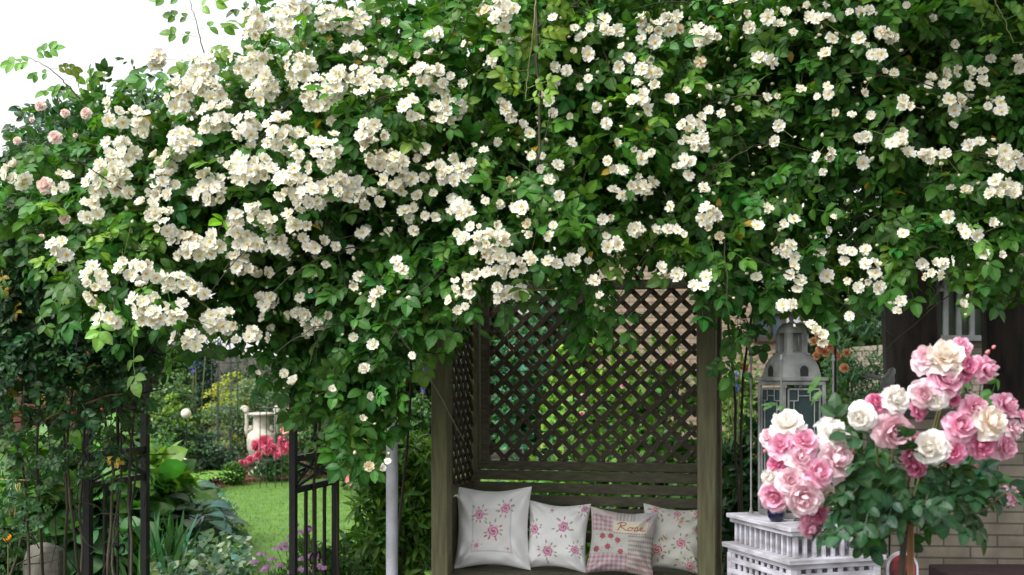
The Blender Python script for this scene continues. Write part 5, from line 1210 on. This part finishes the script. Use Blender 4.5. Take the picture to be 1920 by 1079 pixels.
for s in sh:
    lf = leafT(.36, 3) if 'rhodo' in s[0] or 'glossy' in s[1] or 'below the orange' in s[1] else LEAF2
    t, c, rad = bush(s[0], s[1], s[2], s[3], s[4], s[5], s[6], col=s[7], leaf=s[8], n=s[9], T=lf, ncl=max(24, s[9]//55), cr=.28, group=GR if s[0] == 'shrub' else None)
    if s[0] == 'rose_bush':
        for i in range(26):
            a = rng.uniform(-1.2, 1.2); q = rng.uniform(-.7, 1); p = np.array([c[0]+rad[0]*rng.uniform(-.9, .9), c[1]-rad[1]*.75, c[2]+rad[2]*q]); mb = MB()
            for j in range(2): mb.inst(BLO[i % 8], (p+rng.normal(size=3)*.03)[None], frames_z(np.array([[rng.normal(0, .4), -1, .3]])), [rng.uniform(.03, .055)], np.array([[1., .42, .52] if i % 3 else [1., .62, .52]]))
            mb.build('blossom', 'petal', t)
# pink / red / orange accents behind the trellis
def flower_clump(name, label, cat, pts, D, r, pal, px, group=None, foliage=(.08, .18, .04), wpx=60, top=None):
    t, c, rad = bush(name, label, cat, px, top or min(p[1] for p in pts)+4, D, wpx, col=foliage, leaf=.06, n=700, group=group)
    for i, (x, y) in enumerate(pts):
        mb = MB(); mb.inst(roseT(400+i, pal, npx=2), W(x, y, D-rad[1]*.6-.1)[None], frames_z(np.array([[rng.normal(0, .3), -1, .3]])), [r*rng.uniform(.8, 1.15)/F*D]); mb.build('blossom', 'petal', t)
    return t
ORG = ((.88, .30, .08), (.92, .50, .24), (.93, .66, .42))
flower_clump('rose_bush', 'rose bush with orange blooms between the lantern and the thick trunk', 'rose bush', [(1525, 640), (1538, 655), (1548, 662), (1556, 652), (1566, 660), (1570, 668), (1587, 662), (1560, 645), (1533, 632), (1583, 690), (1530, 668)], 9.0, 9, ORG, 1560, wpx=90)
flower_clump('phlox', 'red flowers beside the violet spikes right of the arbour', 'flower', [(1383, 686), (1392, 688), (1376, 690), (1398, 691), (1388, 683)], 12.5, 7, ((.5, .01, .04), (.62, .03, .08), (.7, .08, .14)), 1388)
flower_clump('rose_bush', 'rose bush with soft pink blooms seen through the trellis', 'rose bush', [(1095, 746), (1170, 718), (1091, 778), (1258, 685), (1200, 600), (962, 655), (1170, 720)], 10.2, 9, ((.75, .2, .2), (.85, .42, .40), (.88, .6, .56)), 1110, wpx=220, top=700)
# pine-like shrub between lantern and trunk
pin, c, rad = bush('pine_shrub', 'feathery dark green conifer behind the lantern, left of the thick trunk', 'conifer', 1610, 560, 11.5, 150, col=(.06, .15, .07), leaf=.10, n=5200, T=leafT(.14, 2), ncl=90, cr=.22)
# conifer dark tall left of white building
bush('conifer', 'narrow dark conifer standing left of the white building', 'conifer', 385, 560, 22.5, 50, col=(.02, .06, .035), leaf=.07, n=3000, ncl=60, cr=.25)
# verbena with purple flowers (front centre-left)
vb, c, rad = bush('verbena', 'low bushy plant with lilac-pink flower heads below the right arch panel', 'flower', 600, 1010, 7.3, 230, col=(.06, .15, .03), leaf=.045, n=5200, T=leafT(.32, 2), ncl=90, cr=.25)
heads = [(560, 1000), (575, 995), (545, 1010), (490, 1040), (510, 1050), (525, 1062), (560, 1070), (580, 1045), (592, 1040), (600, 1063), (572, 1068), (500, 1065), (540, 1030), (478, 1055), (550, 985), (592, 1048), (565, 1050), (520, 1030), (496, 1070), (606, 1066), (532, 1022), (548, 1074)]
FL5 = join_T([xf(petalT(1, 1, .3, .9, .15, .1, 0), rotz(i*1.2566)) for i in range(5)])
for x, y in heads:
    mb = MB(); n = 16; d = 6.75; p0 = W(x, y, d); a = rng.uniform(0, 6.28, n); q = rng.uniform(0, 1, n)**.5; P = np.stack([p0[0]+np.cos(a)*q*.028, p0[1]+np.sin(a)*q*.02, p0[2]+.012*(1-q)], 1)
    z = np.stack([np.cos(a)*q, -.9+np.sin(a)*q*.2, .6+.1*q], 1); mb.inst(FL5, P, frames_z(z), np.full(n, .011), np.array([.62, .32, .58])*rng.uniform(.8, 1.25, (n, 1)))
    mb.tube([p0, p0+np.array([.02, .12, -.15])], .0018, 4, col=(.2, .3, .1)); mb.build('flower_head', 'petal', vb)
tl = thing('tulip_flower', 'single round purple flower on a thin stalk beside the right arch post', 'flower', W(578, 1200, 7.0)*[1, 1, 0])
mb = MB(); mb.inst(roseT(77, ((.25, .02, .18), (.36, .06, .28), (.45, .14, .38)), npx=2), W(578, 992, 7.0)[None], frames_z(np.array([[0, -.8, .6]])), [.026]); mb.build('blossom', 'petal', tl)
mb = MB(); mb.tube([W(580, 1300, 7.0)*[1, 1, 0], W(578, 994, 7.02)], .003, 5); mb.build('stalk', 'greenstem', tl)
# willow-leaved shrub by the pipe
LONG = leafT(.24, 3, .1, .2, .15)
sb_, c, rad = bush('laurel_shrub', 'slender-leaved yellow-green shrub behind the white pipe post', 'shrub', 750, 790, 7.5, 170, col=(.09, .20, .03), leaf=.12, n=2400, T=LONG, ncl=60, cr=.25)
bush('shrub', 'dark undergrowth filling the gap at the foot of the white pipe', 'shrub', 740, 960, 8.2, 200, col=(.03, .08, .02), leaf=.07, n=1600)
# thin dark pole right of the lantern
mb = MB(); p = W(1566, 700, 7.0); mb.tube([(p[0], p[1], 0), (p[0], p[1], 2.6)], .009, 8); tag(recenter(mb.build('plant_pole', 'iron', smooth=True), (p[0], p[1], 0)), 'thin dark pole standing right behind the grey lantern', 'pole')
# bird ornament
bp = W(1664, 716, 6.3); bd = thing('bird_ornament', 'grey metal bird with outstretched wing against the thick trunk', 'ornament', (bp[0], bp[1], 0))
mb = MB(); mb.lathe([(0, -.06), (.02, -.05), (.036, -.01), (.034, .02), (.02, .045), (.022, .06), (.012, .078), (0, .083)], bp, 14, R=roty(.35)@rotx(.2)); mb.build('body', 'zinc', bd, smooth=True)
for k in range(2):
    mb = MB(); w0 = bp+np.array([-.02, -.01+.04*k, .01]); T = leafT(.28, 4, .1, .2, .0); mb.inst(T, w0[None], frames(np.array([[-1., -.1+.3*k, .28-.1*k]]), np.array([[0, -.5, 1.]])), [.11]); o = mb.build('wing', 'zinc', bd); s_ = o.modifiers.new('s', 'SOLIDIFY'); s_.thickness = .005
mb = MB(); mb.tube([(bp[0]+.01, bp[1], 0), bp+np.array([.01, 0, -.05])], .005, 6); mb.build('stake', 'iron', bd)
# far trees
FT = [('far_tree', 'broad green tree far behind the left garden', 200, 480, 27, 420, (.045, .10, .03)), ('far_tree', 'pale green tree right of the white building', 620, 500, 28, 240, (.06, .13, .03)), ('far_tree', 'dark tree far behind the left edge', -40, 420, 25, 330, (.03, .08, .025)),
      ('far_tree', 'mid green tree between white building and brick house', 790, 470, 26, 260, (.05, .12, .03)), ('far_tree', 'round tree behind the white building', 470, 560, 30, 200, (.07, .14, .03)), ('far_tree', 'dense tree behind the glazed veranda', 1900, 420, 20, 400, (.03, .08, .025)), ('far_tree', 'green tree beside the brick house, behind the conifer', 1620, 470, 21, 300, (.06, .14, .035)), ('far_tree', 'tree glimpsed just left of the brick house', 900, 480, 22, 160, (.07, .16, .04)), ('far_tree', 'bluish green tree behind the left half of the trellis', 1060, 470, 20, 240, (.06, .15, .07))]
for nm_, lab, px, py, D, w, col in FT:
    x = (px-CX)/F*D; top = CH-(py-HY)/F*D; t = thing(nm_, lab, 'tree', (x, D, 0), 'trees beyond the garden'); wv_ = w/F*D/2
    mb = MB(); mb.tube([(x, D, 0), (x+.1, D, top*.4), (x, D, top*.7)], [.2, .15, .08], 8); mb.build('trunk', 'bark', t)
    mb = MB(); P, O = clumps((x, D, top*.5+.3), (wv_, wv_*.6, top*.5-.2), 110, 60, .24, minz=.15); cloud_leaves(mb, LEAF2, P, O, .15, greens(len(P), col, .22), .2); mb.build('crown', 'leaf', t)
# hedge closing the garden
hg = thing('hedge', 'long green hedge closing the garden behind beds and house', 'hedge', (0, 26, 0)); mb = MB()
n = 15000; x = rng.uniform(-20, 18, n); z = rng.uniform(.05, 2.3, n); y = 26+.25*np.sin(x*2.1)+.15*np.sin(z*5+x)+rng.uniform(0, .5, n)
cloud_leaves(mb, LEAF2, np.stack([x, y, z], 1), np.tile((0, -1, .4), (n, 1)), .16, greens(n, (.045, .11, .03), .25)); mb.build('foliage', 'leaf', hg)
mb = MB(); mb.box((-1, 26.9, 1.1), (38, .7, 2.2)); o = mb.build('inner_branches', 'twig', hg)
# low bedding plants along the far lawn edge
for i, (px, py, D, w, col, lab) in enumerate(((548, 872, 18.0, 60, (.06, .16, .04), 'leafy dark hosta-like clump right of the peony'), (600, 850, 18.3, 70, (.08, .16, .06), 'small green clump behind the right arch panel'), (345, 850, 15.5, 70, (.05, .12, .04), 'dark low plant beside the lower cream globe'), (650, 845, 16.0, 60, (.09, .19, .05), 'green clump at the lawn edge behind the far arch post'), (400, 850, 17.9, 50, (.05, .13, .05), 'mounded perennial just left of the box ball'), (300, 800, 14.5, 90, (.07, .18, .04), 'mid green mound between fern and dark shrub'), (700, 860, 15.5, 90, (.10, .20, .05), 'bright low plant beyond the lawn left of the drainpipe'))):
    bush('perennial', lab, 'plant', px, py, D, w, col=col, leaf=.05, n=900, ry=.9, group='low plants along the far bed')

# ================================================================== LIGHT, SKY, CAMERA
w = bpy.data.worlds.new('World'); S.world = w; w.use_nodes = True; nt = w.node_tree; nt.nodes.clear()
sky = nt.nodes.new('ShaderNodeTexSky'); sky.sky_type = 'NISHITA'; sky.sun_disc = False
EL, AZ = math.radians(52), math.radians(205)
sky.sun_elevation = EL; sky.sun_rotation = AZ; sky.air_density = 1.0; sky.dust_density = 4.0; sky.ozone_density = 1
hs = nt.nodes.new('ShaderNodeHueSaturation'); hs.inputs['Saturation'].default_value = .1
bg = nt.nodes.new('ShaderNodeBackground'); bg.inputs['Strength'].default_value = .15; wo = nt.nodes.new('ShaderNodeOutputWorld')
nt.links.new(sky.outputs[0], hs.inputs['Color']); nt.links.new(hs.outputs[0], bg.inputs[0]); nt.links.new(bg.outputs[0], wo.inputs[0])
L = bpy.data.lights.new('sun', 'SUN'); L.energy = 0.8; L.angle = math.radians(24); L.color = (1, .97, .92)
lo = bpy.data.objects.new('sun', L); COL.objects.link(lo)
# direction towards the sun: behind the camera, to the left
sd = Vector((-.62, -.50, .95)).normalized(); lo.rotation_euler = sd.to_track_quat('Z', 'Y').to_euler()
sky.sun_elevation = math.asin(sd.z); sky.sun_rotation = math.atan2(sd.x, sd.y)
cam = bpy.data.cameras.new('camera'); co_ = bpy.data.objects.new('camera', cam); COL.objects.link(co_)
co_.location = (0, 0, CH); co_.rotation_euler = (math.radians(90), 0, 0)
cam.sensor_width = 36; cam.lens = 36*F/1920; cam.shift_y = (HY-539.5)/1920; cam.clip_end = 1500; cam.clip_start = .05
cam.dof.use_dof = True; cam.dof.focus_distance = 5.0; cam.dof.aperture_fstop = 5.0
S.camera = co_
S.view_settings.view_transform = 'Standard'; S.view_settings.look = 'None'; S.view_settings.gamma = 1; S.view_settings.exposure = 1.25
S.cycles.max_bounces = 8; S.cycles.diffuse_bounces = 4; S.cycles.transmission_bounces = 4; S.cycles.transparent_max_bounces = 8
S.cycles.use_denoising = True
